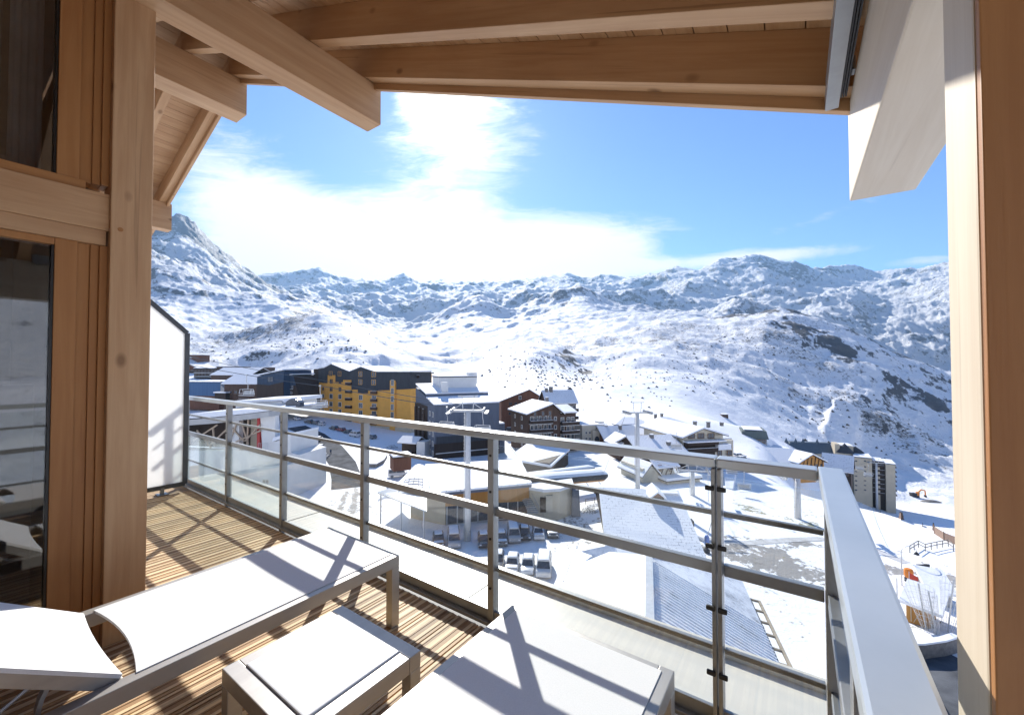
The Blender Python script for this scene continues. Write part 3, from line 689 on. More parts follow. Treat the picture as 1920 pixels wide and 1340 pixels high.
me.vertices.add(len(verts)); me.vertices.foreach_set('co', verts.ravel())
me.loops.add(q.size); me.loops.foreach_set('vertex_index', q.ravel())
me.polygons.add(len(q)); me.polygons.foreach_set('loop_start', np.arange(0, q.size, 4, dtype=np.int32)); me.polygons.foreach_set('loop_total', np.full(len(q), 4, np.int32))
me.polygons.foreach_set('use_smooth', np.ones(len(q), bool))
me.update(calc_edges=True); me.validate()
for nm, arr in (('rock', rock), ('scrub', scrub), ('dirt', dirt), ('grass', grass), ('far', mtw), ('hill', .12+.88*hillw)):
    at = me.attributes.new(nm, 'FLOAT', 'POINT'); at.data.foreach_set('value', np.clip(arr, -1, 2).astype(np.float32).ravel())
def terrainmat():
    m, nt, b = newmat('snow_over_rock'); L = nt.links.new
    b.inputs['Roughness'].default_value = .7; b.inputs['Specular IOR Level'].default_value = .2
    tc = N(nt,'ShaderNodeTexCoord')
    def noise(scale, det=6, rough=.62, st=(1,1,1)):
        mp = N(nt,'ShaderNodeMapping'); mp.inputs['Scale'].default_value = st; L(tc.outputs['Object'], mp.inputs['Vector'])
        n = N(nt,'ShaderNodeTexNoise'); n.inputs['Scale'].default_value=scale; n.inputs['Detail'].default_value=det; n.inputs['Roughness'].default_value=rough; L(mp.outputs[0], n.inputs['Vector']); return n.outputs['Fac']
    def attr(n):
        a = N(nt,'ShaderNodeAttribute'); a.attribute_name = n; return a.outputs['Fac']
    def mth(op,a,b_=None,c=None):
        n = N(nt,'ShaderNodeMath',operation=op)
        for i,x in enumerate((a,b_,c)):
            if x is None: continue
            if isinstance(x,(int,float)): n.inputs[i].default_value=x
            else: L(x,n.inputs[i])
        return n.outputs[0]
    def ss(x,a,b_):
        mr = N(nt,'ShaderNodeMapRange',interpolation_type='SMOOTHSTEP'); mr.inputs[1].default_value=a; mr.inputs[2].default_value=b_; L(x,mr.inputs[0]); return mr.outputs[0]
    big = noise(.022,12,.68,(1,1,2.4)); spk = noise(.32,7,.72); spk2 = noise(.075,9,.75,(1,1,1.6)); fin = noise(1.3,6,.65); grd = noise(.05,4)
    crag = noise(.011,15,.74,(1,1,1.8)); spl = noise(.045,12,.8,(1,1,2.2))
    rockm = ss(mth('ADD', attr('rock'), mth('ADD', mth('MULTIPLY', mth('SUBTRACT', big, .5), 1.15), mth('ADD', mth('MULTIPLY', mth('SUBTRACT', spk2, .5), 1.3), mth('MULTIPLY', mth('SUBTRACT', spl, .5), 1.9)))), .40, .62)
    sv = mth('ADD', mth('MULTIPLY', mth('SUBTRACT', spk, .5), 2.0), mth('MULTIPLY', mth('SUBTRACT', spk2, .5), 1.5))
    scm = ss(mth('ADD', mth('MULTIPLY', attr('scrub'), 1.0), sv), .62, .92)
    dm = ss(mth('ADD', mth('MULTIPLY', attr('dirt'), 1.0), mth('MULTIPLY', mth('SUBTRACT', fin, .5), 3.6)), .62, 1.0)
    gm = ss(mth('ADD', mth('MULTIPLY', attr('grass'), 1.0), mth('MULTIPLY', mth('SUBTRACT', fin, .5), 4.5)), .55, 1.1)
    snowc = ramp(nt, [(.3,(.87,.88,.905)),(.7,(.92,.922,.93))]); L(grd, snowc.inputs[0])
    rc = ramp(nt, [(.3,(.035,.036,.04)),(.55,(.08,.078,.078)),(.75,(.17,.165,.155))]); L(spk2, rc.inputs[0])
    scc = ramp(nt, [(.35,(.075,.066,.055)),(.65,(.19,.165,.13))]); L(big, scc.inputs[0])
    def mix(f,a,bb,w=1.0):
        x = N(nt,'ShaderNodeMix',data_type='RGBA')
        if w != 1.0: f = mth('MULTIPLY', f, w)
        L(f,x.inputs['Factor'])
        for nm,v in (('A',a),('B',bb)):
            if isinstance(v,tuple): x.inputs[nm].default_value=(*v,1)
            else: L(v,x.inputs[nm])
        return x.outputs['Result']
    c = mix(scm, snowc.outputs[0], scc.outputs[0], .8)
    rockm = mth('MULTIPLY', rockm, mth('MULTIPLY_ADD', attr('far'), -.22, .95))
    c = mix(rockm, c, rc.outputs[0])
    c = mix(dm, c, (.17,.15,.13), .8)
    c = mix(gm, c, (.20,.19,.075), .85)
    L(c, b.inputs['Base Color'])
    bp = N(nt,'ShaderNodeBump'); bp.inputs['Strength'].default_value=.9; bp.inputs['Distance'].default_value=3.2; L(mth('ADD', mth('MULTIPLY', attr('hill'), mth('ADD', spk2, mth('MULTIPLY', big, 2.0))), mth('MULTIPLY', mth('MULTIPLY', crag, attr('far')), 14.0)), bp.inputs['Height'])
    bp2 = N(nt,'ShaderNodeBump'); bp2.inputs['Strength'].default_value=.3; bp2.inputs['Distance'].default_value=.2; L(fin, bp2.inputs['Height']); L(bp.outputs[0], bp2.inputs['Normal'])
    L(bp2.outputs[0], b.inputs['Normal'])
    return m
me.materials.append(terrainmat())
terr = bpy.data.objects.new('terrain', me); COL.objects.link(terr)
tag(terr, 'snow covered valley floor, slopes and rocky mountain range', 'terrain', kind='structure')
# ================================================================ THE VILLAGE
def clad(name, c, k=.8, plank=True, rough=.75):
    return pm(name, c, tuple(x*k for x in c), scale=1.0, stretch=(1.6,1.6,.25) if plank else (.5,.5,.5), rough=rough, detail=8, spec=.25, bump=.15)
V = {}
V['yellow'] = clad('ochre_render', (.80,.41,.085), .86, False)
V['slate'] = clad('dark_slate_cladding', (.060,.063,.072), .75)
V['bluegrey'] = clad('blue_grey_metal_cladding', (.13,.15,.195), .8)
V['brown'] = clad('brown_timber_cladding', (.115,.068,.048), .7)
V['darkbrown'] = clad('dark_brown_timber', (.060,.040,.030), .7)
V['redbrown'] = clad('red_brown_timber', (.19,.085,.050), .7)
V['beige'] = clad('beige_render', (.58,.50,.37), .88, False)
V['cream'] = clad('cream_render', (.64,.585,.47), .9, False)
V['white'] = clad('white_render', (.76,.75,.72), .92, False)
V['concrete'] = clad('pale_concrete', (.50,.49,.47), .85, False)
V['orange'] = clad('honey_timber', (.52,.26,.075), .8)
V['blue'] = pm('blue_corrugated_steel', (.055,.14,.29), (.10,.22,.40), scale=1, stretch=(3.2,3.2,.05), rough=.45)
V['navy'] = clad('navy_metal_cladding', (.045,.07,.115), .75)
V['green'] = clad('grey_green_metal', (.13,.16,.155), .85)
V['bluetile'] = clad('blue_grey_slates', (.10,.135,.175), .8)
V['pane'] = pm('dark_window_pane', (.035,.045,.06), (.07,.085,.11), scale=2, rough=.08, spec=.7)
V['winwhite'] = pm('white_window_frame', (.7,.69,.66), rough=.5)
V['winbrown'] = pm('brown_window_frame', (.22,.12,.06), rough=.6)
V['steel'] = pm('galvanised_steel', (.50,.51,.52), (.42,.43,.44), scale=3, rough=.45, metal=.5)
V['palesteel'] = pm('white_painted_pylon', (.66,.66,.65), (.58,.58,.575), scale=2, rough=.5)
V['asphalt'] = pm('wet_slushy_asphalt', (.045,.048,.055), (.13,.137,.15), scale=.35, stretch=(1,1,1), rough=.9, detail=9, spec=.1)
V['stone'] = pm('grey_stone_wall', (.23,.215,.20), (.14,.13,.12), scale=2.5, rough=.85, bump=.5, bdist=.1)
def tiled(name, sx, sy, dark=(.28,.30,.34), thr=.10):
    """snow lying on a roof with the tile courses showing through as short dark dashes"""
    m, nt, b = newmat(name); L = nt.links.new
    b.inputs['Roughness'].default_value = .7
    tc = N(nt,'ShaderNodeTexCoord'); mp = N(nt,'ShaderNodeMapping'); mp.inputs['Scale'].default_value = (sx, sy, 1); L(tc.outputs['Object'], mp.inputs[0])
    br = N(nt,'ShaderNodeTexBrick'); br.inputs['Scale'].default_value = 1; br.inputs['Mortar Size'].default_value = .032; br.inputs['Mortar Smooth'].default_value = .4
    br.inputs['Brick Width'].default_value = .9; br.inputs['Row Height'].default_value = .5
    br.inputs['Color1'].default_value = (0,0,0,1); br.inputs['Color2'].default_value = (0,0,0,1); br.inputs['Mortar'].default_value = (1,1,1,1); L(mp.outputs[0], br.inputs[0])
    no = N(nt,'ShaderNodeTexNoise'); no.inputs['Scale'].default_value = .35; no.inputs['Detail'].default_value = 6; L(tc.outputs['Object'], no.inputs[0])
    n2 = N(nt,'ShaderNodeTexNoise'); n2.inputs['Scale'].default_value = 2.6; n2.inputs['Detail'].default_value = 4; L(tc.outputs['Object'], n2.inputs[0])
    mu = N(nt,'ShaderNodeMath',operation='MULTIPLY'); r1 = ramp(nt,[(.40,0.10),(.60,1.0)]); L(no.outputs['Fac'], r1.inputs[0]); r2 = ramp(nt,[(.42,0.0),(.6,1.0)]); L(n2.outputs['Fac'], r2.inputs[0])
    m2 = N(nt,'ShaderNodeMath',operation='MULTIPLY'); L(r1.outputs[0], mu.inputs[0]); L(r2.outputs[0], mu.inputs[1]); L(mu.outputs[0], m2.inputs[0]); L(br.outputs['Color'], m2.inputs[1])
    mx = N(nt,'ShaderNodeMix',data_type='RGBA'); mx.inputs['A'].default_value=(.85,.865,.89,1); mx.inputs['B'].default_value=(*dark,1); L(m2.outputs[0], mx.inputs['Factor']); L(mx.outputs['Result'], b.inputs['Base Color'])
    bp = N(nt,'ShaderNodeBump'); bp.inputs['Strength'].default_value=.4; bp.inputs['Distance'].default_value=.06; L(n2.outputs['Fac'], bp.inputs['Height']); L(bp.outputs[0], b.inputs['Normal'])
    return m
V['tile'] = tiled('snow_on_tiles', 1.0, 1.0, (.13,.15,.19))
V['tilewide'] = tiled('snow_on_slates', .55, .8, (.22,.24,.28))
SN = M['snow']
_wm = {}
def winmesh(w, h, fr):
    k = (round(w,2), round(h,2), fr)
    if k not in _wm:
        mb = MB(); t = min(.12, w*.12)
        mb.box(-w/2,-w/2+t,-.10,.05,-h/2,h/2); mb.box(w/2-t,w/2,-.10,.05,-h/2,h/2)
        mb.box(-w/2+t,w/2-t,-.10,.05,h/2-t,h/2); mb.box(-w/2+t-.05,w/2-t+.05,-.16,.05,-h/2-.04,-h/2+t)
        if w > 1.3: mb.box(-.04,.04,-.08,.04,-h/2+t,h/2-t)
        mb.box(-w/2+t,w/2-t,-.03,.04,-h/2+t,h/2-t,1)
        _wm[k] = mb.mesh('window', [V[fr], V['pane']])
    return _wm[k]
class Bld:
    def __init__(s, name, label, cat, pL, YL, pR, YR, zb, group=None):
        A = Vector((ray(pL,HY)[0]*YL, YL, 0)); B = Vector((ray(pR,HY)[0]*YR, YR, 0))
        s.A, s.zb = A, zb; s.W = (B-A).length; s.ang = math.atan2(B.y-A.y, B.x-A.x); s.d = (B-A).normalized()
        s.r = root(name, label, cat, (A.x, A.y, zb), s.ang, group)
    def uv(s, px, py, yo=0.0):      # a pixel on the facade plane -> (u, v) in metres
        rx, rz = ray(px, py); n = Vector((-s.d.y, s.d.x)); A = Vector((s.A.x, s.A.y))+n*yo
        Y = (A.x*n.x+A.y*n.y)/(rx*n.x+n.y)
        return (rx*Y-A.x)*s.d.x+(Y-A.y)*s.d.y, rz*Y-s.zb
    def u(s, px, py=HY, yo=0.0): return s.uv(px, py, yo)[0]
    def v(s, px, py, yo=0.0): return s.uv(px, py, yo)[1]
    def mb(s, m, name, mats, parent=None, bevel=0, smooth=False): return m.build(name, mats, parent or s.r, bevel, smooth)
    def box(s, name, mat, x0, x1, y0, y1, z0, z1, parent=None, bevel=0): return MB().box(x0,x1,y0,y1,z0,z1).build(name, mat, parent or s.r, bevel)
    def poly(s, name, mat, pts, y0, y1, parent=None, px=True, cap=None):
        P = [s.uv(p[0], p[1], y0 if y0 > 2 else 0.0) if px else p for p in pts]
        o = MB().ext([(u, y0, v) for u, v in P], (0, y1-y0, 0)).build(name, mat, parent or s.r)
        return o
    def win(s, x, z, w=1.3, h=1.3, fr='winwhite', y=0.0, face='f'):
        o = bpy.data.objects.new('window', winmesh(w, h, fr)); COL.objects.link(o); o.parent = s.r
        o.location = (x, y, z); o.rotation_euler = (0, 0, {'f':0, 'l':-math.pi/2, 'r':math.pi/2, 'b':math.pi}[face]); return o
    def wins(s, xs, zs, **k):
        for x in xs:
            for z in zs: s.win(x, z, **k)
    def winpx(s, pxs_, pys, **k):
        for a in pxs_:
            for b in pys:
                u, v = s.uv(a, b); s.win(u, v, **k)
    def balcony(s, x0, x1, z, d=1.3, mat='darkbrown', slab='darkbrown', h=1.0, y=0.0):
        m = MB(); m.box(x0,x1,y-d,y-.01,z-.18,z-.02,1); m.box(x0,x1,y-d,y-d+.08,z-.019,z+h); m.box(x0,x0+.08,y-d+.081,y-.02,z-.019,z+h); m.box(x1-.08,x1,y-d+.081,y-.02,z-.019,z+h)
        m.box(x0-.03,x1+.03,y-d-.05,y-d+.12,z+h+.002,z+h+.09,2)
        return m.build('balcony', [V[mat], V[slab], SN], s.r)
    def gable(s, x0, x1, y0, y1, ze, rise, axis='y', over=.8, xr=None, snow=None, th=.30, wall=None, fascia='darkbrown'):
        """gable roof; the ridge runs along local axis; returns the roof part"""
        snow = snow or SN; m = MB()
        if axis == 'y':
            xm = (x0+x1)/2 if xr is None else xr
            if wall: MB().ext([(x0,y0,ze-.001),(x1,y0,ze-.001),(xm,y0,ze+rise)], (0,y1-y0,0)).build('gable_wall', wall, s.r)
            for xe, sg in ((x0,-1),(x1,1)):
                sl_ = rise/abs(xm-xe); xo = xe+sg*over; zo = ze-over*sl_
                for (d0,d1,mi) in ((.02,.16,1),(.161,.161+th,0)):
                    p = [(xo,zo),(xm,ze+rise)]
                    m.ext([(xo,y0-over,zo+d0),(xm-sg*-.001,y0-over,ze+rise+d0),(xm-sg*-.001,y0-over,ze+rise+d1),(xo,y0-over,zo+d1)], (0,y1-y0+2*over,0), mi)
        else:
            ym = (y0+y1)/2 if xr is None else xr
            if wall: MB().ext([(x0,y0,ze-.001),(x0,y1,ze-.001),(x0,ym,ze+rise)], (x1-x0,0,0)).build('gable_wall', wall, s.r)
            for ye, sg in ((y0,-1),(y1,1)):
                sl_ = rise/abs(ym-ye); yo = ye+sg*over; zo = ze-over*sl_
                for (d0,d1,mi) in ((.02,.16,1),(.161,.161+th,0)):
                    m.ext([(x0-over,yo,zo+d0),(x0-over,ym+sg*.001,ze+rise+d0),(x0-over,ym+sg*.001,ze+rise+d1),(x0-over,yo,zo+d1)], (x1-x0+2*over,0,0), mi)
        return m.build('roof', [snow, V[fascia]], s.r)
    def hip(s, x0, x1, y0, y1, ze, rise, over=.8, rl=.35, snow=None, fascia='darkbrown', axis='x'):
        m = MB(); X0,X1,Y0,Y1 = x0-over,x1+over,y0-over,y1+over
        m.box(X0,X1,Y0,Y1,ze-.2,ze,1)
        if axis == 'x': a=(X0+(X1-X0)*rl,(Y0+Y1)/2,ze+rise); b=(X1-(X1-X0)*rl,(Y0+Y1)/2,ze+rise)
        else: a=((X0+X1)/2,Y0+(Y1-Y0)*rl,ze+rise); b=((X0+X1)/2,Y1-(Y1-Y0)*rl,ze+rise)
        p=[(X0,Y0,ze+.001),(X1,Y0,ze+.001),(X1,Y1,ze+.001),(X0,Y1,ze+.001)]; t=.25
        q=[(x,y,z+t) for x,y,z in p]
        if axis=='x': f=[(4,5,9,8),(5,6,9),(6,7,8,9),(7,4,8)]
        else: f=[(4,5,8),(5,6,9,8),(6,7,9),(7,4,8,9)]
        m.add(p+q+[a,b], f+[(0,1,5,4),(1,2,6,5),(2,3,7,6),(3,0,4,7),(3,2,1,0)], 0)
        return m.build('roof', [snow or SN, V[fascia]], s.r)
    def flat(s, x0, x1, y0, y1, z, t=.35, over=.3, parapet='slate', name='roof'):
        m = MB(); m.box(x0-over,x1+over,y0-over,y1+over,z+.002,z+.30,1); m.box(x0-over+.05,x1+over-.05,y0-over+.05,y1+over-.05,z+.302,z+.302+t,0)
        return m.build(name, [SN, V[parapet]], s.r)
    def chimney(s, x, y, z0, z1, w=.9, mat='stone'):
        m = MB(); m.box(x-w/2,x+w/2,y-w/2,y+w/2,z0,z1); m.box(x-w/2-.1,x+w/2+.1,y-w/2-.1,y+w/2+.1,z1+.001,z1+.15); m.box(x-w/2,x+w/2,y-w/2,y+w/2,z1+.151,z1+.38,1)
        return m.build('chimney', [V[mat], SN], s.r)
APT='apartment buildings of the resort'; CHA='chalets of the resort'
# ---- ochre apartment block with slate top
b = Bld('apartment_block','tall ochre apartment block with dark slate gables and seven storeys of windows','apartment block',589,190,770,168,-31,APT)
W_=b.W; D=15; top=b.v(760,697)
b.box('wall',V['yellow'],.9,W_-.01,.02,D,0,top-1)
b.poly('end_wall',V['darkbrown'],[(589,692),(598,691.5),(598,840),(589,840)],-.25,D)
b.poly('slate_gable',V['slate'],[(598,691),(608,690),(621,683),(641,691.5),(655,697),(655,712),(643,712),(643,716),(630,716),(630,703),(614,703),(614,718),(598,716)],-.35,D-.5)
b.poly('slate_gable',V['slate'],[(655.3,697),(676,688.5),(704,698),(770,697.5),(770,729),(744,730),(744,716),(734,716),(734,731),(690,732),(690,737),(672,737),(672,730),(660,730),(660,712),(655.3,712)],-.35,D-.5)
# snow on the roof
for pts in (((598,690.4),(608,689.4),(621,682.4),(641,691),(655,696.4)),((655.3,696.4),(676,687.8),(704,697.2),(771,696.8))):
    P=[b.uv(*p) for p in pts]
    b.mb(MB().ext([(u,-.1,v) for u,v in P]+[(u,-.1,v+.35) for u,v in reversed(P)],(0,D-.4,0)),'snow_cover',SN)
b.box('roof_overhang',V['slate'],W_-.2,W_+1.2,-.5,D,top-.9,top-.4)
zs_=[b.v(680,y) for y in (701,716,731,745,760,774,787)]
for i,(px_,w,h) in enumerate(((606.5,1.2,1.7),(621.5,2.0,2.2),(638,1.9,2.1),(677,2.1,2.2),(702,2.4,2.3))):
    for j,z in enumerate(zs_):
        if i==0 and j==0: continue
        b.win(b.u(px_),z,w,h,'yellow' if j<3 else 'winwhite',y=(-.36 if j<1 or (i>2 and j<2) else 0))
for j,z in enumerate(zs_[1:]): b.balcony(b.u(651),b.u(661),z-1.3,1.2,'darkbrown')
for j,z in enumerate(zs_[2:]): b.balcony(b.u(697),b.u(708),z-1.35,.9,'brown')
b.box('stair_strip',V['yellow'],b.u(733),b.u(743),-.6,.02,0,b.v(738,713))
for z in zs_[1:]: b.win(b.u(738),z,1.5,2.5,'winwhite',y=-.62)
b.box('plinth',V['beige'],b.u(640),W_+.4,-.5,D,0,b.v(700,797))
b.mb(MB().lathe((b.u(673),D*.6,top+.4),[(.3,0),(.9,.4),(1.1,1.0),(.8,1.6),(.2,1.9)],10),'roof_vent',V['steel'])
for k in range(4): b.balcony(W_+.05,W_+1.4,zs_[k]-1.4,.1,'darkbrown',y=4)
# ---- blue grey block
b = Bld('apartment_block','dark blue grey apartment block with stepped snowy roofs and white penthouse','apartment block',816,122,936,131,zat(866,122),APT)
W_=b.W; D=26; h0=b.v(816,760); h1=h0+4.2
b.mb(MB().hexa([(0,0,-2),(W_,0,-2),(W_,D,-2),(0,D,-2),(0,0,h0),(W_,0,h0),(W_,D,h1),(0,D,h1)]),'wall',V['bluegrey'])
b.box('lower_cladding',V['darkbrown'],-.1,W_+.05,-.18,.8,-2,b.v(870,828))
b.box('upper_panel',V['slate'],.4,W_-3,-.12,.6,b.v(870,829),b.v(870,815))
b.box('side_cladding',V['darkbrown'],-.28,.3,9,D+.1,-2,h0-1.0)
def tslab(z0,z1,y0,y1,x0=-.3,x1=None,n='snow_cover'):
    x1=W_+.3 if x1 is None else x1
    b.mb(MB().hexa([(x0,y0,z0),(x1,y0,z0),(x1,y1,z1),(x0,y1,z1),(x0,y0,z0+.4),(x1,y0,z0+.4),(x1,y1,z1+.4),(x0,y1,z1+.4)]),n,SN)
tslab(h0+.05,h0+1.6,.2,9.5); b.box('roof_step',V['bluegrey'],-.3,W_+.2,9.6,10.4,h0+1.2,h0+2.6)
tslab(h0+2.65,h1+1.0,10.0,D-1); b.box('penthouse',V['white'],6,W_-1.5,17,D-.5,h1-.5,h1+3.6); b.flat(6,W_-1.5,17,D-.5,h1+3.6,.3,.3,'slate','penthouse_roof')
b.box('chimney',V['white'],W_-3.4,W_-.4,19,22,h1+1,h1+5.2); b.box('chimney',V['white'],5.2,7.2,10.5,12.5,h1-1,h1+2.2)
b.box('annex',V['bluegrey'],W_+.01,W_+2.2,.5,12,-2,b.v(940,795)); b.box('snow_cover',SN,W_+.01,W_+2.1,.5,12,b.v(940,795)+.01,b.v(940,795)+.4)
for y in (2.2,6.0,13.5,19.5):
    for z in np.arange(2.2,h0-1,2.9): b.win(-.02 if y<9 else -.3,float(z),1.5,1.5,'winwhite',y=y,face='l')
for y in (10.5,16.5,22.5): b.box('timber_bay',V['darkbrown'],-.9,-.29,y,y+1.6,-2,h0-2.2)
b.box('ledge',V['white'],.2,W_-.2,-.30,-.19,b.v(870,846),b.v(870,844.5))
# ---- brown chalet apartment block
b = Bld('chalet_block','large brown timber chalet block with snowy gable and stacked balconies','chalet block',990,128,1079,134,zat(862,128),APT)
uL,uM,uR,uP = 0,b.u(1050),b.W,b.u(1035); he=b.v(992,776); hp=b.v(1035,758)
b.box('wall',V['brown'],0,uM,0,15,-1.5,he); 
b.gable(0,uM+.5,0,15,he,hp-he,'y',.9,xr=uP,wall=V['brown'],th=.4)
b.box('wall',V['brown'],uM+.01,uR,.3,13,-1.5,b.v(1065,776)); b.gable(uM+1.2,uR,1,13,b.v(1065,774),1.6,'x',.8,th=.4)
b.box('plinth',V['beige'],b.u(1040),uR+.1,-.35,-.01,-1.5,b.v(1060,838)); b.box('plinth',V['beige'],-.25,3.2,-.3,-.01,-1.5,b.v(1000,832))
fl=[b.v(1010,y) for y in (792,808.5,825,841)]
for z in fl:
    b.balcony(.3,b.u(1033),z-.2,1.5,'darkbrown','winwhite'); b.balcony(uM+.2,uR+.8,z-1.2,1.6,'darkbrown','winwhite',y=.3)
    for p in (997,1005,1013,1022,1030): b.win(b.u(p),z+1.2,1.15,1.7,'winwhite')
    for p in (1041,): b.win(b.u(p),z+1.0,1.0,1.3,'winwhite')
    for p in (1055,1066,1074): b.win(b.u(p),z+.4,1.3,1.7,'winwhite',y=.3)
    b.win(-.02,z+1,1.1,1.2,'winwhite',y=5,face='l'); b.win(-.02,z+1,1.1,1.2,'winwhite',y=11,face='l')
for p in (1003,1018,1031): b.win(b.u(p),b.v(1018,775),1.2,1.6,'winbrown')
b.chimney(uP+2.5,9,hp-1.2,hp+1.3)
b = Bld('chalet_block','red brown gabled chalet block rising behind the brown balcony block','chalet block',940,168,1024,172,zat(840,168),APT)
he=b.v(944,752); hp=b.v(992,731)
b.box('wall',V['redbrown'],0,b.W,0,14,-2,he); b.gable(0,b.W,0,14,he,hp-he,'y',.6,xr=b.u(992),wall=V['redbrown'])
b.winpx((957,967,975,983,1008,1016),(757,766,775),w=1.4,h=1.4,fr='winbrown'); b.winpx((975,),(745,),w=1.2,h=1.6,fr='winwhite')
b = Bld('chalet_block','brown chalet block with dotted snowy tile roof behind the balconies','chalet block',1026,152,1080,154,zat(840,152),APT)
he=b.v(1050,755); b.box('wall',V['brown'],0,b.W,0,11,-2,he); b.gable(0,b.W,0,11,he,b.v(1050,733,5.5)-he,'x',.7,snow=V['tile'],wall=V['brown'])
for z in (he-2.2,he-5,he-7.8): b.balcony(b.W*.72,b.W+.6,z-1,1.2,'darkbrown','winwhite'); b.wins((b.W*.8,b.W*.93),(z+.5,),w=1.2,h=1.5)
b.chimney(b.W*.25,5,he+2,he+5.5,1.2); b.chimney(1,5,he+2,he+5,1.0)
# ---- small white house
b = Bld('white_house','small cream flat roofed house with round portholes and arched doorway','house',1091,141,1138,144,zat(834,141),CHA)
h=b.v(1110,799); b.box('wall',V['cream'],0,b.W,0,9,-1.5,h); b.flat(0,b.W,0,9,h,.35,.1,'cream')
b.box('bay',V['cream'],b.u(1108),b.u(1122),-1.2,-.01,-1.5,b.v(1115,806))
for p,q in ((1128,813),(1128,822.5)):
    u,v=b.uv(p,q); m=MB(); m.tube([(u,-.06,v),(u,.03,v)],.42,12); m.tube([(u,-.08,v),(u,-.061,v)],.30,12,1); m.build('porthole',[V['winwhite'],V['pane']],b.r)
u,v=b.uv(1116,823); b.poly('arched_doorway',V['pane'],[(u-.9,0),(u+.9,0),(u+.9,v+.3),(u+.55,v+1),(u,v+1.25),(u-.55,v+1),(u-.9,v+.3)],-1.26,-1.19,px=False)
b.winpx((1099,1106),(811,822),w=.7,h=.8); b.box('roof_hatch',V['steel'],b.u(1128),b.u(1138),2,5,h+.3,h+1.1)
# ---- chalets of the centre
def chalet(label,pL,YL,pR,YR,yb,ye,yp,depth,axis,wall,roof=None,fr='winbrown',rows=1,cols=3,ch=(),hip=False,lower=None,over=.9,balc=True,th=.4):
    b = Bld('chalet',label,'chalet',pL,YL,pR,YR,zat(yb,YL),CHA); W_=b.W; he=b.v((pL+pR)/2,ye)
    ymid = depth/2 if axis=='x' else 0
    hp=b.v((pL+pR)/2,yp,ymid); 
    if hp-he < .8: hp=he+.8
    b.box('wall',V[wall],0,W_,0,depth,-2,he)
    if lower: b.box('plinth',V[lower],-.12,W_+.12,-.15,depth+.1,-2,he*.45)
    if hip: b.hip(0,W_,0,depth,he,hp-he,over,.38,roof,axis=axis)
    else: b.gable(0,W_,0,depth,he,hp-he,axis,over,snow=roof,wall=V[wall],th=th)
    n=max(1,rows)
    for r_ in range(n):
        z=he-1.5-2.7*r_
        for c in range(cols): b.win(W_*(c+.5)/cols,z,min(1.4,W_/cols*.5),1.3,fr,y=-.16 if (lower and z<he*.45) else 0)
        if balc and r_>0: b.balcony(W_*.08,W_*.92,z+1.15,1.1,'darkbrown')
    for (fx,fy,zz) in ch: b.chimney(W_*fx,depth*fy,he,hp+zz)
    return b
chalet('snowy hip roofed chalet at the back of the village beside a chairlift tower',1155,168,1218,170,812,795,781,11,'x','darkbrown',hip=True,rows=2,cols=4)
chalet('dark timber chalet under a pyramid of snow with two chimneys',1230,162,1290,164,818,797,781,12,'x','darkbrown',hip=True,rows=2,cols=4,ch=((.25,.6,.8),(.5,.7,.9)))
chalet('low chalet with smooth snow roof and two dark chimneys next to the cream house',1136,136,1198,138,845,824,800,12,'x','redbrown',rows=1,cols=3,ch=((.58,.35,.6),(.2,.5,.4)))
chalet('dark gabled chalet with broad snow roof behind the tiled roof',1196,142,1262,138,840,816,797,13,'x','darkbrown',rows=2,cols=4,ch=((.62,.3,.4),(.9,.4,.5)))
chalet('small chalet with pointed snow roof and dark gable left of the lift tower',1162,120,1196,121,862,835,822,9,'y','brown',rows=1,cols=2)
b=chalet('chalet with large dotted tile roof carrying two grey chimneys',1204,108,1284,110,885,852,818,16,'x','darkbrown',roof=V['tile'],rows=1,cols=5,ch=((.5,.42,.7),(.75,.2,-.8)))
# hotel with gable
b = Bld('hotel','cream chalet hotel with wide snowy gable, dark balconies and three chimneys','hotel',1280,114,1354,117,zat(880,114),CHA)
W_=b.W; heL=b.v(1280,816); hp=b.v(1314,803.5)
b.box('wall',V['cream'],0,W_,0,20,-2,heL); b.gable(0,W_,0,20,heL-.4,hp-heL+.4,'y',1.1,xr=b.u(1314),wall=V['cream'],th=.45)
b.winpx((1296,1314,1333),(816.5,),w=2.2,h=1.5,fr='winbrown')
b.balcony(.2,b.u(1338),b.v(1310,831),1.8,'darkbrown'); b.box('balcony_roof',SN,-.2,b.u(1350),-2.3,-.02,b.v(1310,826.5),b.v(1310,824.5))
b.box('timber_front',V['darkbrown'],.1,b.u(1338),-.25,-.02,b.v(1310,854),b.v(1310,827))
b.winpx((1287,1296,1305,1314,1323,1332),(838,849),w=1.0,h=1.2,fr='winbrown')
b.balcony(.2,b.u(1338),b.v(1310,845),1.6,'darkbrown')
b.box('wing_wall',V['cream'],b.u(1340),b.u(1376),.5,16,-2,b.v(1358,826)); b.gable(b.u(1338),b.u(1377),3,17,b.v(1358,826),b.v(1358,806,9)-b.v(1358,826),'x',.8,snow=V['tile'])
b.winpx((1365.5,),(836.5,),w=2.4,h=1.3,fr='winbrown'); b.winpx((1349,1368),(849,),w=1.6,h=1.5,fr='winbrown')
b.box('porch_roof',SN,b.u(1338),b.u(1362),-1.6,.48,b.v(1350,841),b.v(1350,831)); 
for p,y in ((1302,8),(1327,10),(1352,12)): b.chimney(b.u(p,HY,y),y,hp-1.5,hp+.7-(p-1302)*.025,.8)
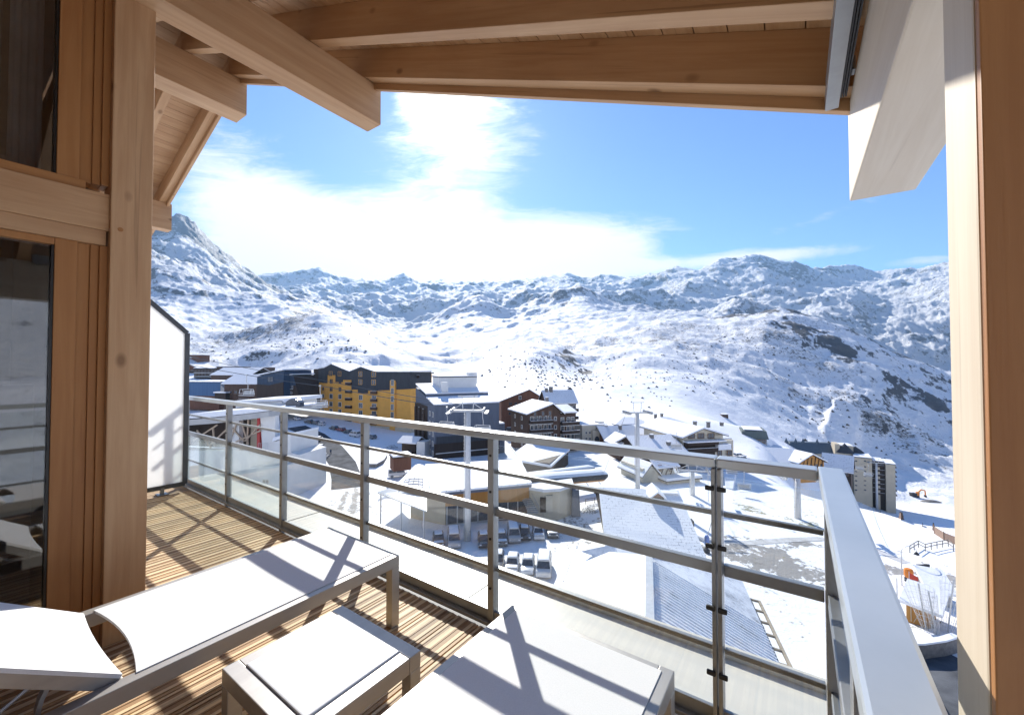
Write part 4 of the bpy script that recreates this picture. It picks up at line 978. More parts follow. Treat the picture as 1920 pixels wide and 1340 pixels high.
# lower wing below the handrail
b = Bld('chalet','cream chalet with timber struts and a lower snow canopy under the handrail','chalet',1203,98,1266,101,zat(905,98),CHA)
W_=b.W; he=b.v(1230,876); b.box('wall',V['cream'],0,W_,0,9,-2,he); b.gable(0,W_*.42,-.3,9,he-1.2,2.2,'y',.7,wall=V['cream']); b.gable(W_*.45,W_,0,9,he,2.4,'x',.7)
b.winpx((1213,1218.5,1224),(880,),w=.5,h=1.1,fr='winbrown'); b.winpx((1237,1257),(876,878),w=1.1,h=1.2,fr='winbrown')
b.box('canopy',V['darkbrown'],W_*.45,W_+5,-3.2,-.02,b.v(1240,897),b.v(1240,895)); b.box('snow_cover',SN,W_*.45,W_+5,-3.2,-.02,b.v(1240,895)+.01,b.v(1240,890))
b.box('lower_wall',V['beige'],W_*.5,W_+4.6,-2.8,-.03,-2,b.v(1240,897.3))
m=MB()
for k in range(3): u=b.u(1235+k*9); m.bar((u,-.1,b.v(1240,896)),(u+1.2,-.1,he),.22,.16)
m.build('timber_struts',V['darkbrown'],b.r)
# ---- grey green flat pavilion, small houses, gabled timber house
b = Bld('pavilion','low grey green flat pavilion with snow on top on the slope','pavilion',1388,172,1440,168,zat(834,172))
h=b.v(1410,809); b.box('wall',V['concrete'],.6,b.W-.6,.6,12,-3,b.v(1410,823)); b.mb(MB().hexa([(0,0,b.v(1410,823)+.01),(b.W,0,b.v(1410,822)),(b.W,13,b.v(1410,822)),(0,13,b.v(1410,823)+.01),(.5,.5,h),(b.W-.8,.5,h+.4),(b.W-.8,13,h+.4),(.5,13,h)]),'roof_band',V['green'])
b.box('snow_cover',SN,1.2,b.W-2,1.2,12,h+.42,h+.75); b.winpx((1393,1400,1410,1420,1430),(827,),w=2,h=1.4,fr='winbrown')
chalet('small snow covered house with tiny dormers below the grey green pavilion',1382,150,1432,150,870,858,840,11,'x','redbrown',rows=1,cols=3)
b=chalet('timber house with snow roof and dark half timbered gable next to the long slate roof',1494,150,1542,152,895,866,852,16,'y','orange',rows=1,cols=5,balc=False)
m=MB()
for k in range(7): m.bar((b.W*(k+.2)/7,-.12,3),(b.W*(k+.7)/7,-.12,b.v(1515,858)),.22,.12)
m.build('timber_struts',V['darkbrown'],b.r)
chalet('long low snow roofed house left of the half timbered gable',1438,155,1492,152,890,866,842,14,'x','cream',rows=1,cols=4)
chalet('house with grey blue snowy slate roof in front of the beige tower',1541,172,1592,166,905,879,853,9,'x','darkbrown',roof=V['tilewide'],rows=1,cols=3)
b = Bld('slate_roofed_hall','long hall with steep dark blue slate roof and small spires','hall',1478,255,1562,250,zat(870,255))
he=b.v(1520,850); hp=b.v(1520,832); b.box('wall',V['beige'],0,b.W,0,14,-8,he)
b.mb(MB().hexa([(-.6,-.6,he),(b.W+.6,-.6,he),(b.W+.6,14.6,he),(-.6,14.6,he),(2.5,5,hp),(b.W,5,hp),(b.W,9,hp),(2.5,9,hp)]),'roof',V['bluetile'])
for p in (1479,1497,1511,1538): b.mb(MB().lathe((b.u(p),5,hp-1),[(1.6,0),(1.2,.6),(.05,3.6)],6),'spire',V['bluetile'])
b.wins([b.W*(k+.5)/9 for k in range(9)],(he-1.8,he-4.6),w=1.4,h=1.5)
# ---- beige tower and high block at right
b = Bld('tower_house','beige stair tower house with two dark conical slate roofs','tower',1563,246,1600,242,zat(945,245))
hT=b.v(1568,832); b.box('wall',V['beige'],0,b.u(1572),0,8,-6,hT); b.box('wall',V['beige'],b.u(1573),b.W,2.5,12,-6,b.v(1590,838)); b.flat(b.u(1573),b.W,2.5,12,b.v(1590,838),.3,.1,'beige')
u=b.u(1582); zc=b.v(1582,848); b.mb(MB().lathe((u,1.0,-6),[(3.9,0),(3.9,zc+6)],18),'round_tower',V['beige']); b.mb(MB().lathe((u,1.0,zc),[(4.6,0),(3.4,1.6),(.05,5.4)],14),'conical_roof',V['slate'])
u=b.u(1607); zc=b.v(1607,851); b.mb(MB().lathe((u,6,-6),[(3.0,0),(3.0,zc+6)],14),'round_tower',V['beige']); b.mb(MB().lathe((u,6,zc),[(4.4,0),(3.0,1.4),(.05,3.6)],14),'conical_roof',V['slate'])
for k in range(5): b.win(b.u(1590),zc-2-3*k,.8,2.0,'winbrown',y=2.45)
b = Bld('apartment_block','high beige apartment slab with oval windows on the far right slope','apartment block',1598,236,1675,226,zat(945,232),APT)
h=b.v(1614,858); u1=b.u(1631.5); u2=b.u(1657); W_=b.W
b.box('wall',V['beige'],0,u1,0,13,-6,h); b.box('recess_wall',V['darkbrown'],u1+.01,u2-.01,2.0,13,-6,b.v(1640,866)); b.box('wall',V['beige'],u2,W_,0,13,-6,b.v(1665,870))
b.flat(0,u1,0,13,h,.35,.1,'slate'); b.flat(u1+.5,u2-.5,2,13,b.v(1640,866),.3,.0,'slate'); b.flat(u2,W_,0,13,b.v(1665,870),.3,.3,'slate')
for r_ in range(7):
    y=864+r_*8.7
    for p in (1605,1622):
        u,v=b.uv(p,y+(2 if r_ else 0)); m=MB(); n=10
        ring=[(u+.62*math.cos(2*math.pi*k/n),-.05,v+.42*math.sin(2*math.pi*k/n)) for k in range(n)]; m.ext(ring,(0,.1,0)); m.build('oval_window',V['pane'],b.r)
    z=b.v(1640,872+r_*8.6)
    b.balcony(u1+.3,u1+2.6,z-.8,1.2,'darkbrown',y=2.0); b.balcony(u2-3.2,u2-.3,z-.8,1.2,'darkbrown',y=2.0)
    b.box('ledge',V['darkbrown'],W_+.01,W_+.9,2,10,z-.7,z-.3)
b.box('centre_pier',V['beige'],u1+3.4,u2-4,.9,2.02,-6,b.v(1640,872))
# ---- left cluster
b = Bld('apartment_block','small far reddish apartment tower with white balcony bands at the left','apartment block',343,410,371,405,zat(686,405),APT)
h=b.v(357,666); b.box('wall',V['redbrown'],0,b.W,0,12,-3,h); b.flat(0,b.W,0,12,h,.4,.1,'brown')
for k in range(4): b.box('balcony',V['white'],b.W*.35,b.W*.62,-1.2,-.02,h-2.6-2.7*k,h-1.6-2.7*k)
b.wins([b.W*.12,b.W*.25,b.W*.72,b.W*.87],[h-1.8-2.7*k for k in range(3)],w=1.6,h=1.4,fr='winbrown')
chalet('red brown pitched roof house beside the privacy screen',343,325,372,322,714,690,684,14,'y','redbrown',rows=2,cols=4)
for lab,pl,pr,YY_,yt,yb,n in (('long brown apartment row with dark flat roof in the far left','364','449',300,691,712,14),('long brown apartment row stepping down behind the dark blue house','428','498',325,692,708,12)):
    b = Bld('apartment_row',lab,'apartment row',float(pl),YY_,float(pr),YY_*.99,zat(yb,YY_),APT)
    h=b.v(400,yt); b.box('wall',V['darkbrown'],0,b.W,0,11,-3,h); b.flat(0,b.W*.45,0,11,h,.4,.3,'slate'); b.flat(b.W*.5,b.W,0,11,h+1.2,.2,.3,'slate'); b.box('upper_wall',V['brown'],b.W*.5,b.W,.1,11,h-.2,h+1.2)
    for k in range(2): b.box('balcony_band',V['concrete'],.5,b.W-.5,-1.0,-.02,h-3.4-2.7*k,h-2.7-2.7*k)
    b.wins([b.W*(k+.5)/n for k in range(n)],[h-1.6-2.7*k for k in range(2)],w=1.5,h=1.4,fr='winbrown')
b = Bld('snow_roofed_hall','broad snow roofed building between the brown apartment rows','hall',396,270,470,265,zat(716,270),APT)
h=b.v(430,703); b.box('wall',V['brown'],0,b.W,0,20,-3,h); b.gable(0,b.W,0,20,h,b.v(430,690,10)-h,'x',.6)
b = Bld('corrugated_hall','blue corrugated steel hall with snow edged flat roof','hall',341,192,414,188,zat(756,190),CHA)
h=b.v(378,716); m=MB(); n=44; 
for k in range(n): m.box(b.W*k/n,b.W*(k+.55)/n,-.22,.0,b.v(378,741),h-.5)
m.build('corrugation',V['blue'],b.r)
b.box('wall',V['blue'],0,b.W,.001,16,b.v(378,741)-.2,h-.3); b.box('lower_wall',V['redbrown'],0,b.W-1,.4,15,-3,b.v(378,741)-.21); b.flat(0,b.W,0,16,h-.3,.4,.2,'navy')
b.win(b.u(347),b.v(347,728),2.6,2.2,'beige',y=-.24); b.mb(MB().hexa([(b.W+.01,0,0),(b.W+2,0,0),(b.W+2,14,0),(b.W+.01,14,0),(b.W+.01,0,h-1),(b.W+2,0,h-3),(b.W+2,14,h-3),(b.W+.01,14,h-1)]),'end_wall',V['concrete'])
b = Bld('chalet','brown timber hall with broad white snow roof beside the blue hall','chalet',421,182,483,180,zat(756,182),CHA)
h=b.v(450,719); b.box('wall',V['brown'],0,b.W,0,14,-3,h); b.gable(0,b.W,0,14,h,b.v(450,704,7)-h,'x',.9,th=.45); b.winpx((432,442,470),(735,),w=1.6,h=1.6,fr='winbrown')
b.box('porch_roof',SN,-3,3,-2.5,-.05,b.v(425,736),b.v(425,734)); b.box('porch',V['darkbrown'],-2.6,2.8,-2.2,-.06,0,b.v(425,736.2))
b = Bld('angular_house','dark navy angular house with one slanting snow roof','house',482,172,532,168,zat(760,172),CHA)
b.poly('wall',V['navy'],[(482,706),(532,695),(532,775),(482,775)],0,15); b.poly('snow_cover',SN,[(480,704.5),(533,693.6),(533,691.5),(480,702.5)],-.6,15.5)
b.poly('dark_gable',V['darkbrown'],[(482,720),(505,722),(532,716),(532,775),(482,775)],-.25,-.02); b.winpx((500,512,524),(742,),w=1.8,h=2.4,fr='winbrown'); b.winpx((507,),(711,),w=3,h=2.2,fr='navy')
b = Bld('angular_house','dark pointed narrow house with leaning right wall beside the navy house','house',533,172,560,170,zat(768,172),CHA)
b.poly('wall',V['darkbrown'],[(533,706),(550,703.5),(561,745),(561,775),(533,775)],0,12); b.poly('blue_gable',V['navy'],[(533,705),(550,702.5),(555,722),(533,724)],-.2,-.02); b.winpx((546.5,),(726,),w=1.6,h=1.6); b.winpx((545,),(736,),w=1.6,h=1.0)
b.poly('snow_cover',SN,[(532,704.5),(550,702),(550,700.5),(532,703)],-.4,12.3)
# ---- modern white building
b = Bld('modern_building','white concrete modern building with curved snowy roof and crossed timber beams','modern building',300,98,516,92,zat(940,92))
W_=b.W; b.poly('wall',V['white'],[(300,793),(343,790),(343,845),(435,842),(435,940),(300,940)],.0,1.2)
b.poly('wall',V['white'],[(435.3,786),(448,785),(448,843),(435.3,843)],0,1.2); b.poly('wall',V['white'],[(448.3,785),(490,781),(494,830),(494,845),(516,845),(516,772),(494,774),(490,780)],0,1.2) if False else None
b.poly('wall',V['white'],[(488,781.5),(516,779),(516,940),(435.3,940),(435.3,843.3),(492,845)],0.01,1.21)
b.box('recess_wall',V['darkbrown'],.5,b.u(488),4.5,5,b.v(400,846),b.v(400,790)); b.box('terrace_floor',V['concrete'],.3,W_-.3,1.3,4.4,b.v(400,848)-.4,b.v(400,848))
b.box('red_jamb',pm('red_painted_panel',(.50,.035,.03),rough=.5),b.u(482),b.u(487),.2,3.5,b.v(485,842),b.v(485,783))
b.box('inner_wall',V['beige'],b.u(455),b.u(470),2.5,4.4,b.v(460,846),b.v(460,786))
m=MB()
for (a0,c0,a1,c1) in ((365,825,410,796),(372,806,398,838),(396,834,432,800),(405,836,402,800),(434,824,447,792),(436,800,460,826),(455,790,468,832),(462,826,490,796),(466,832,468,786),(440,830,492,806)):
    u0,v0=b.uv(a0,c0); u1,v1=b.uv(a1,c1); m.bar((u0,-.35,v0),(u1,-.35,v1),.28,.28)
m.build('timber_beams',pm('pale_weathered_beam',(.50,.38,.27),rough=.7),b.r)
b.box('terrace_glass',M['glass'],b.u(360),b.u(434),-.12,-.08,b.v(400,846),b.v(400,830))
b.poly('fascia',V['concrete'],[(298,789),(420,781),(518,769),(518,779),(420,791),(298,800)],-2.2,16)
P=[b.uv(*p) for p in ((298,788.5),(360,783),(420,779.5),(470,774),(519,768))]
b.mb(MB().ext([(u,-2.0,v) for u,v in P]+[(u,-2.0,v+.35+.9*math.sin((i)/4*3.14)) for i,(u,v) in reversed(list(enumerate(P)))],(0,17.5,0)),'snow_cover',SN)
for (a0,a1,y0) in ((366,392,777),(396,480,771),(500,528,757)):
    u0,u1=b.u(a0),b.u(a1); v0=b.v((a0+a1)/2,y0,6)+.3; n=10
    b.mb(MB().ext([(u0+(u1-u0)*k/n,6,v0+.2+(.9)*math.sin(math.pi*k/n)) for k in range(n+1)]+[(u0,6,v0-.8),(u1,6,v0-.8)][::-1],(0,1.5,0)),'skylight',V['pane'])
b.poly('upper_volume',V['white'],[(442,757),(528,752),(532,770),(442,776)],9,22); b.poly('snow_cover',SN,[(438,757),(528,751),(533,754),(533,747),(440,751)],8.5,23)
b.poly('side_tower',V['white'],[(516.5,828),(547,815),(547,848),(563,852),(563,945),(516.5,945)],-.4,9); b.poly('snow_cover',SN,[(514,827),(516,819),(548,811),(548,815)],-.6,9)
b.poly('lower_wall',V['white'],[(494,868),(563.5,863),(563.5,950),(494,950)],-4.2,-.45); b.win(b.u(493.6+5,890,-4.2),b.v(500,902,-4.2),1.6,.9,'concrete',y=-4.22)
m=MB()
for k in range(6): u=b.u(490+k*3.6); m.bar((u,-.6,b.v(490,840)),(u,-.6,b.v(490,830)),.05,.05)
m.bar((b.u(490),-.6,b.v(490,830)),(b.u(508),-.6,b.v(490,829)),.05,.05); m.build('handrail',V['steel'],b.r)
# ---- cable car station
r=root('lift_station','lift station with broad snow roof, honey timber eaves and glass front','lift station',(-4.5,71,-29))
O=Vector((-4.5,71,-29))
def st(mb,name,mats,bevel=0,parent=None):
    mb.v=[(x-O.x,y-O.y,z-O.z) for x,y,z in mb.v]; return mb.build(name,mats,parent or r,bevel)
e0,e1=pt(808,926,69.5),pt(997,908,73); g0,g1=pt(797,873,86),pt(976,863,90); lf=pt(708,936,74); lb=pt(760,895,86)
up=Vector((0,0,.35)); dn=Vector((0,0,-.45))
st(MB().hexa([e0,e1,g1,g0,e0+up,e1+up,g1+up,g0+up]),'roof',V['tile'])
st(MB().hexa([e0+dn,e1+dn,g1+dn,g0+dn,e0-Vector((0,0,.01)),e1-Vector((0,0,.01)),g1-Vector((0,0,.01)),g0-Vector((0,0,.01))]),'roof_edge',V['bluegrey'])
# curved left roof
n=8; m=MB(); v=[]; f=[]
for i in range(n+1):
    t=i/n; a=lf.lerp(e0,t); c=lb.lerp(g0,t); s_=1.4*math.sin(t*math.pi)
    v+=[a+Vector((0,0,s_*.6)),c+Vector((0,0,s_))]
for i in range(n): f.append((2*i,2*i+2,2*i+3,2*i+1))
k=len(v); v+=[p-Vector((0,0,.4)) for p in v]; f+=[tuple(k+q for q in reversed(g)) for g in f]
for i in range(n): f+=[(2*i,k+2*i,k+2*i+2,2*i+2),(2*i+1,2*i+3,k+2*i+3,k+2*i+1)]
f+=[(0,1,k+1,k),(2*n,k+2*n,k+2*n+1,2*n+1)]
m.add(v,f); st(m,'curved_roof',SN)
m=MB(); fr_=[lf.lerp(e0,t)+Vector((0,0,1.4*.6*math.sin(t*math.pi)+.05)) for t in (.40,.52,.64,.76,.86)]; bk_=[lb.lerp(g0,t)+Vector((0,0,1.4*math.sin(t*math.pi)+.05)) for t in (.40,.52,.64,.76,.86)]
for a,c in zip(fr_,bk_): m.bar(a,a.lerp(c,.45),.10,.10)
for q in (.06,.15,.24,.33,.42):
    for i in range(4): m.bar(fr_[i].lerp(bk_[i],q),fr_[i+1].lerp(bk_[i+1],q),.08,.08)
st(m,'roof_lattice',V['bluegrey'])
def wall4(p0,p1,z0,z1,th=.3): 
    d=(p1-p0); d.z=0; nn=Vector((-d.y,d.x,0)).normalized()*th
    a=Vector((p0.x,p0.y,z0)); c=Vector((p1.x,p1.y,z0)); 
    return MB().hexa([a,c,c+nn,a+nn,Vector((a.x,a.y,p0.z if z1 is None else z1)),Vector((c.x,c.y,p1.z if z1 is None else z1)),Vector((c.x,c.y,p1.z if z1 is None else z1))+nn,Vector((a.x,a.y,p0.z if z1 is None else z1))+nn])
i0,i1=pt(835,930,72.5),pt(992,915,75.5); zE=e0.z-.46
m=wall4(i0,i1,zE-2.6,zE+.3); st(m,'eave_wall',V['orange'])
m=wall4(i0+Vector((0,.1,0)),i1+Vector((0,.1,0)),-31,zE-2.61); st(m,'glass_front',V['pane'])
for t in np.linspace(.02,.98,9):
    p=i0.lerp(i1,float(t)); st(MB().box(p.x-.1,p.x+.1,p.y-.15,p.y+.05,-31,zE-2.6),'mullion',V['steel'])
st(MB().bar(i0+Vector((0,-.1,-5)),i1+Vector((0,-.1,-5)),.15,.2),'transom',V['steel'])
m=wall4(pt(770,940,76),i0,-31,zE-1.5); st(m,'wall',V['beige']); bk=pt(985,900,88); st(wall4(i1,bk,-31,None),'wall',V['beige'])
# slatted canopy
c0,c1,c2,c3=pt(708,925,71),pt(800,960,63),pt(800,936,69),pt(742,914,78)
st(MB().hexa([c0,c1,c2,c3,c0+Vector((0,0,.2)),c1+Vector((0,0,.2)),c2+Vector((0,0,.2)),c3+Vector((0,0,.2))]),'canopy',V['steel'])
m=MB()
for k in range(26):
    t=(k+.5)/26; m.bar(c0.lerp(c1,t)+Vector((0,0,.30)),c3.lerp(c2,t)+Vector((0,0,.30)),.16,.16)
st(m,'canopy_ribs',SN)
for p in (c0.lerp(c1,.06),c0.lerp(c1,.5),c0.lerp(c1,.94)): st(MB().tube([(p.x,p.y+.3,-31),(p.x,p.y+.3,p.z)],.12,8),'canopy_post',V['steel'])
# steps on the right side
m=MB(); s0=pt(1000,960,72); s1=pt(985,930,76)
for k in range(8): p=s0.lerp(s1,k/8); m.box(p.x-.9,p.x+.9,p.y-.2,p.y+.3,p.z-.1,p.z)
m.bar(s0+Vector((1,0,.9)),s1+Vector((1,0,.9)),.06,.06); st(m,'stairs',V['steel'])
# pump house with curved wall and the station tube
r=root('pump_house','low cream curved service building with dark door under the gondola tube','service building',(4,79,-29)); O=Vector((4,79,-29))
q=[pt(990,950,76),pt(1020,948,74.5),pt(1050,945,75),pt(1075,940,78)]; m=MB(); zt=pt(1030,920,75).z
for a,c in zip(q,q[1:]): m.hexa([(a.x,a.y,-31),(c.x,c.y,-31),(c.x+.5,c.y+8,-31),(a.x+.5,a.y+8,-31),(a.x,a.y,zt),(c.x,c.y,zt),(c.x+.5,c.y+8,zt),(a.x+.5,a.y+8,zt)])
st(m,'wall',V['cream']); m=MB()
for a,c in zip(q,q[1:]): m.hexa([(a.x,a.y-.4,zt+.01),(c.x,c.y-.4,zt+.01),(c.x+.5,c.y+8.3,zt+.01),(a.x+.5,a.y+8.3,zt+.01),(a.x,a.y-.4,zt+.55),(c.x,c.y-.4,zt+.55),(c.x+.5,c.y+8.3,zt+.55),(a.x+.5,a.y+8.3,zt+.55)])
st(m,'snow_cover',SN); p=pt(1018,945,74.4); st(MB().box(p.x-.5,p.x+.5,p.y-.1,p.y+.3,p.z-1.4,p.z+1.2),'door',V['darkbrown']); st(MB().box(p.x+.55,p.x+1.7,p.y-.3,p.y+.3,p.z-1.5,p.z+1.6),'pilaster',V['cream'])
r=root('gondola_tube','dark rounded gondola tunnel with snow on top and honey timber belly','gondola tunnel',pt(1079,965,77)); O=Vector(r.location)
def tubeprof(a,c,w,h,name,mats):
    d=(c-a).normalized(); s_=Vector((-d.y,d.x,0)); n=14; m=MB(); v=[]; f=[]; mi=[]
    for P in (a,a.lerp(c,.93),c):
        k_=1 if P is not c else .55
        for k in range(n):
            t=2*math.pi*k/n; v.append(P+s_*(w*k_*math.cos(t))+Vector((0,0,h*k_*math.sin(t))))
    for r_ in range(2):
        for k in range(n):
            j=(k+1)%n; t=(k+.5)/n*360; m.f.append((r_*n+k,r_*n+j,(r_+1)*n+j,(r_+1)*n+k)); m.m.append(0 if 25<t<155 else (2 if 200<t<340 else 1))
    m.f.append(tuple(range(n-1,-1,-1))); m.m.append(1); m.f.append(tuple(range(2*n,3*n))); m.m.append(1)
    m.v=[tuple(p) for p in v]; return st(m,name,mats)
tubeprof(pt(985,901,80),pt(1134,889,87),2.2,1.25,'tube',[SN,V['slate'],V['orange']])
a,c=pt(985,893,88),pt(1112,877,96); tubeprof(a,c,1.4,.8,'upper_rail_cover',[SN,V['slate'],V['slate']])
m=MB()
for k in range(5): p=a.lerp(c,.2+.18*k); m.bar(p,p+Vector((1.6,-6,-1.8)),.12,.12)
st(m,'struts',V['steel'])
p=pt(1079,960,77); st(MB().hexa([(p.x-.9,p.y-.9,-30),(p.x+.9,p.y-.9,-30),(p.x+.9,p.y+.9,-30),(p.x-.9,p.y+.9,-30),(p.x-.6,p.y-.6,pt(1079,908,80).z),(p.x+.6,p.y-.6,pt(1079,908,80).z),(p.x+.6,p.y+.6,pt(1079,908,80).z),(p.x-.6,p.y+.6,pt(1079,908,80).z)]),'pillar',V['bluegrey']); st(MB().box(p.x-1.6,p.x+1.6,p.y-1.5,p.y+1.5,-30,-28.0),'footing',V['stone'])
# snow roofed hall behind the station
b=Bld('snow_roofed_hall','flat snow covered hall behind the lift station roof','hall',955,104,1030,100,zat(905,104),CHA)
h=b.v(990,862); b.box('wall',V['darkbrown'],0,b.W,0,18,-3,h-.3); b.mb(MB().hexa([(-.5,-.5,h-.3),(b.W+.5,-.5,h-1.2),(b.W+.5,18,h-.6),(-.5,18,h+1),(-.5,-.5,h+.2),(b.W+.5,-.5,h-.7),(b.W+.5,18,h-.1),(-.5,18,h+1.5)]),'roof',SN)
# ---- the roofs right below the balcony
def near_hip():
    r0=Vector((11.7,35.3,-16.5)); u=Vector((-.313,-.95,0)); s_=Vector((.95,-.313,0))
    r=root('lodge','big lodge just below the balcony, hipped roof with smooth snow left and ribbed slates right','lodge',(r0.x,r0.y,-29)); O_=Vector(r.location)
    L=30; hw=8.4; z=-20.6; he=8.6
    A=r0; B=r0+u*L; zc=lambda p:Vector((p.x,p.y,z))
    eLf=zc(r0-u*he-s_*hw); eRf=zc(r0-u*he+s_*hw); eLn=zc(B-s_*hw); eRn=zc(B+s_*hw)
    def add(name,mat,pts,t=.35,sub=None):
        m=MB(); P=[Vector(p)-O_ for p in pts]; m.ext(P,Vector((0,0,t))); return m.build(name,mat,r)
    add('left_roof',SN,[eLf,A,B,eLn]); add('right_roof',V['ribbed'],[A+Vector((0,0,.01)),eRf,eRn,B+Vector((0,0,.01))],.2); add('hip_roof',V['ribbed'],[eLf+Vector((0,0,.02)),eRf+Vector((0,0,.02)),A+Vector((0,0,.02))],.25)
    # real ribs on the right slope run from ridge to eave
    m=MB(); n=74
    for k in range(n):
        t=(k+.5)/n; top_=A.lerp(B,t)+s_*.35-Vector((0,0,.17)); bot=eRf.lerp(eRn,(t*L+he)/(L+he))
        top2=A.lerp(B,t); m.bar(top2+s_*.4+Vector((0,0,.02)),zc(top2+s_*hw)+Vector((0,0,.22)),.10,.09)
    m.v=[(x-O_.x,y-O_.y,zz-O_.z) for x,y,zz in m.v]; m.build('roof_ribs',SN,r)
    m=MB(); m.bar(A+Vector((0,0,.42)),B+Vector((0,0,.42)),.55,.16); m.v=[(x-O_.x,y-O_.y,zz-O_.z) for x,y,zz in m.v]; m.build('ridge_cap',V['steel'],r)
    m=MB()
    for k in range(60):
        p=eLf.lerp(eLn,(k+.5)/60)+s_*.9+Vector((0,0,.78)); m.box(p.x-.05-O_.x,p.x+.05-O_.x,p.y-.05-O_.y,p.y+.05-O_.y,p.z-.35-O_.z,p.z+.08-O_.z)
    m.build('snow_guard',V['steel'],r)
    ins=.9; P=[zc(r0-u*(he-ins)-s_*(hw-ins)),zc(B-s_*(hw-ins)),zc(B+s_*(hw-ins)),zc(r0-u*(he-ins)+s_*(hw-ins))]
    m=MB(); m.ext([Vector((p.x,p.y,-31))-O_ for p in P],Vector((0,0,-z and 31+z-.02))); m.build('wall',V['cream'],r)
    # small triangular dormer near the hip
    c=r0-u*4.2-s_*4.6; c.z=-18.6; d=[c+s_*1.6-u*1.4,c+s_*1.6+u*1.4,c-s_*1.9+Vector((0,0,.1)),c+s_*1.5+Vector((0,0,1.3))]
    m=MB(); m.add([p-O_ for p in d],[(0,1,3),(1,2,3),(2,0,3),(2,1,0)]); m.build('dormer',V['ribbed'],r)
    # timber balcony frames along the right eave
    m=MB(); e0_,e1_=eRf.lerp(eRn,.10),eRf.lerp(eRn,.62)
    for k in range(13):
        p=e0_.lerp(e1_,k/12)+s_*.06; q_=p+s_*.85; m.bar(p+Vector((0,0,-.25)),q_+Vector((0,0,-.35)),.16,.16)
    for off,zz in ((.12,-.25),(.9,-.35)): m.bar(e0_+s_*off+Vector((0,0,zz)),e1_+s_*off+Vector((0,0,zz)),.2,.2)
    m.v=[(x-O_.x,y-O_.y,zz-O_.z) for x,y,zz in m.v]; m.build('timber_gallery',pm('weathered_gallery_timber',(.42,.36,.28),(.28,.23,.17),rough=.8),r)
def ribbedmat():
    m, nt, b = newmat('snow_dusted_ribbed_slates'); L = nt.links.new
    b.inputs['Roughness'].default_value=.6; tc=N(nt,'ShaderNodeTexCoord'); n=N(nt,'ShaderNodeTexNoise'); n.inputs['Scale'].default_value=.5; n.inputs['Detail'].default_value=8; n.inputs['Roughness'].default_value=.7; L(tc.outputs['Object'],n.inputs[0])
    r=ramp(nt,[(.30,(.13,.145,.165)),(.45,(.66,.68,.72)),(.56,(.84,.855,.88))]); L(n.outputs['Fac'],r.inputs[0]); L(r.outputs[0],b.inputs['Base Color']); return m
V['ribbed']=ribbedmat()
near_hip()
b=Bld('lodge','lodge with long dotted snow roof and a little timber dormer hut on its ridge','lodge',1140,49.5,1318,48,-31,None)
W_=b.W; he=b.v(1230,1052); D=26; hr=b.v(1240,924,12.5)
b.box('wall',V['cream'],.9,W_-.9,.9,D-.9,0,he-.1)
b.gable(0,W_,0,25,he,hr-he,'x',.3,snow=V['tile'],wall=V['darkbrown'],th=.35)
u=b.u(1229,930,11); z=b.v(1229,938,10.2); b.box('dormer_wall',V['darkbrown'],u-.85,u+.85,9.6,13.0,z-1,z+.7); 
m=MB(); m.ext([(u-1.15,9.2,z+.45),(u,9.2,z+1.35),(u,9.2,z+1.6),(u-1.15,9.2,z+.7)],(0,4.4,0)); m.ext([(u+1.15,9.2,z+.45),(u+.001,9.2,z+1.35),(u+.001,9.2,z+1.6),(u+1.15,9.2,z+.7)],(0,4.4,0)); m.build('dormer_roof',SN,b.r)
b.mb(MB().ext([(u-.85,9.55,z+.7),(u+.85,9.55,z+.7),(u,9.55,z+1.3)],(0,3.4,0)),'dormer_gable',V['redbrown']); b.win(u,z+.2,.6,.6,'winbrown',y=9.58)
m=MB()
for k in range(34): m.box(W_*.62+k*W_*.38/34,W_*.62+(k+.55)*W_*.38/34,11.2,12.2,hr-.1,hr+.45)
m.build('ridge_slats',SN,b.r)
b.box('gutter_end',V['black'] if 'black' in V else M['black'],W_+.1,W_+1.0,7.5,8.6,he+1.4,he+2.2)
# ---- bottom right corner
b=Bld('hut','small honey timber hut with snow roof and dark base near the lamp post','hut',1690,45.5,1734,44,zat(1160,45.5))
h=b.v(1712,1131); b.box('wall',V['orange'],0,b.W,0,3.2,-1,h); b.mb(MB().hexa([(-.5,-.5,h-.15),(b.W+1.0,-.5,h-.3),(b.W+1.0,3.6,h+.75),(-.5,3.6,h+.9),(-.5,-.5,h+.15),(b.W+1,-.5,h),(b.W+1,3.6,h+1.05),(-.5,3.6,h+1.2)]),'roof',SN)
m=MB(); m.bar((.6,-.06,0),(b.W-.6,-.06,h-.3),.08,.05); m.bar((.4,-.06,h-.3),(.4,-.06,0),.1,.06); m.build('timber_battens',V['beige'],b.r)
b=Bld('hut','white roofed grey kiosk behind the safety nets','hut',1732,49,1776,48,zat(1125,49))
h=b.v(1752,1108); b.box('wall',V['concrete'],0,b.W,0,3.5,-1,h); b.mb(MB().hexa([(-.3,-.5,h),(b.W+.4,-.5,h),(b.W+.4,4,h+1),(-.3,4,h+1),(-.3,-.5,h+.3),(b.W+.4,-.5,h+.3),(b.W+.4,4,h+1.3),(-.3,4,h+1.3)]),'roof',SN); b.box('door',V['slate'],b.W*.4,b.W*.62,-.05,-.001,-1,h-.5)
RED=pm('red_banner_fabric',(.55,.06,.03),(.48,.05,.03),rough=.6); ORG=pm('orange_machine_paint',(.75,.24,.02),(.62,.2,.02),rough=.5)
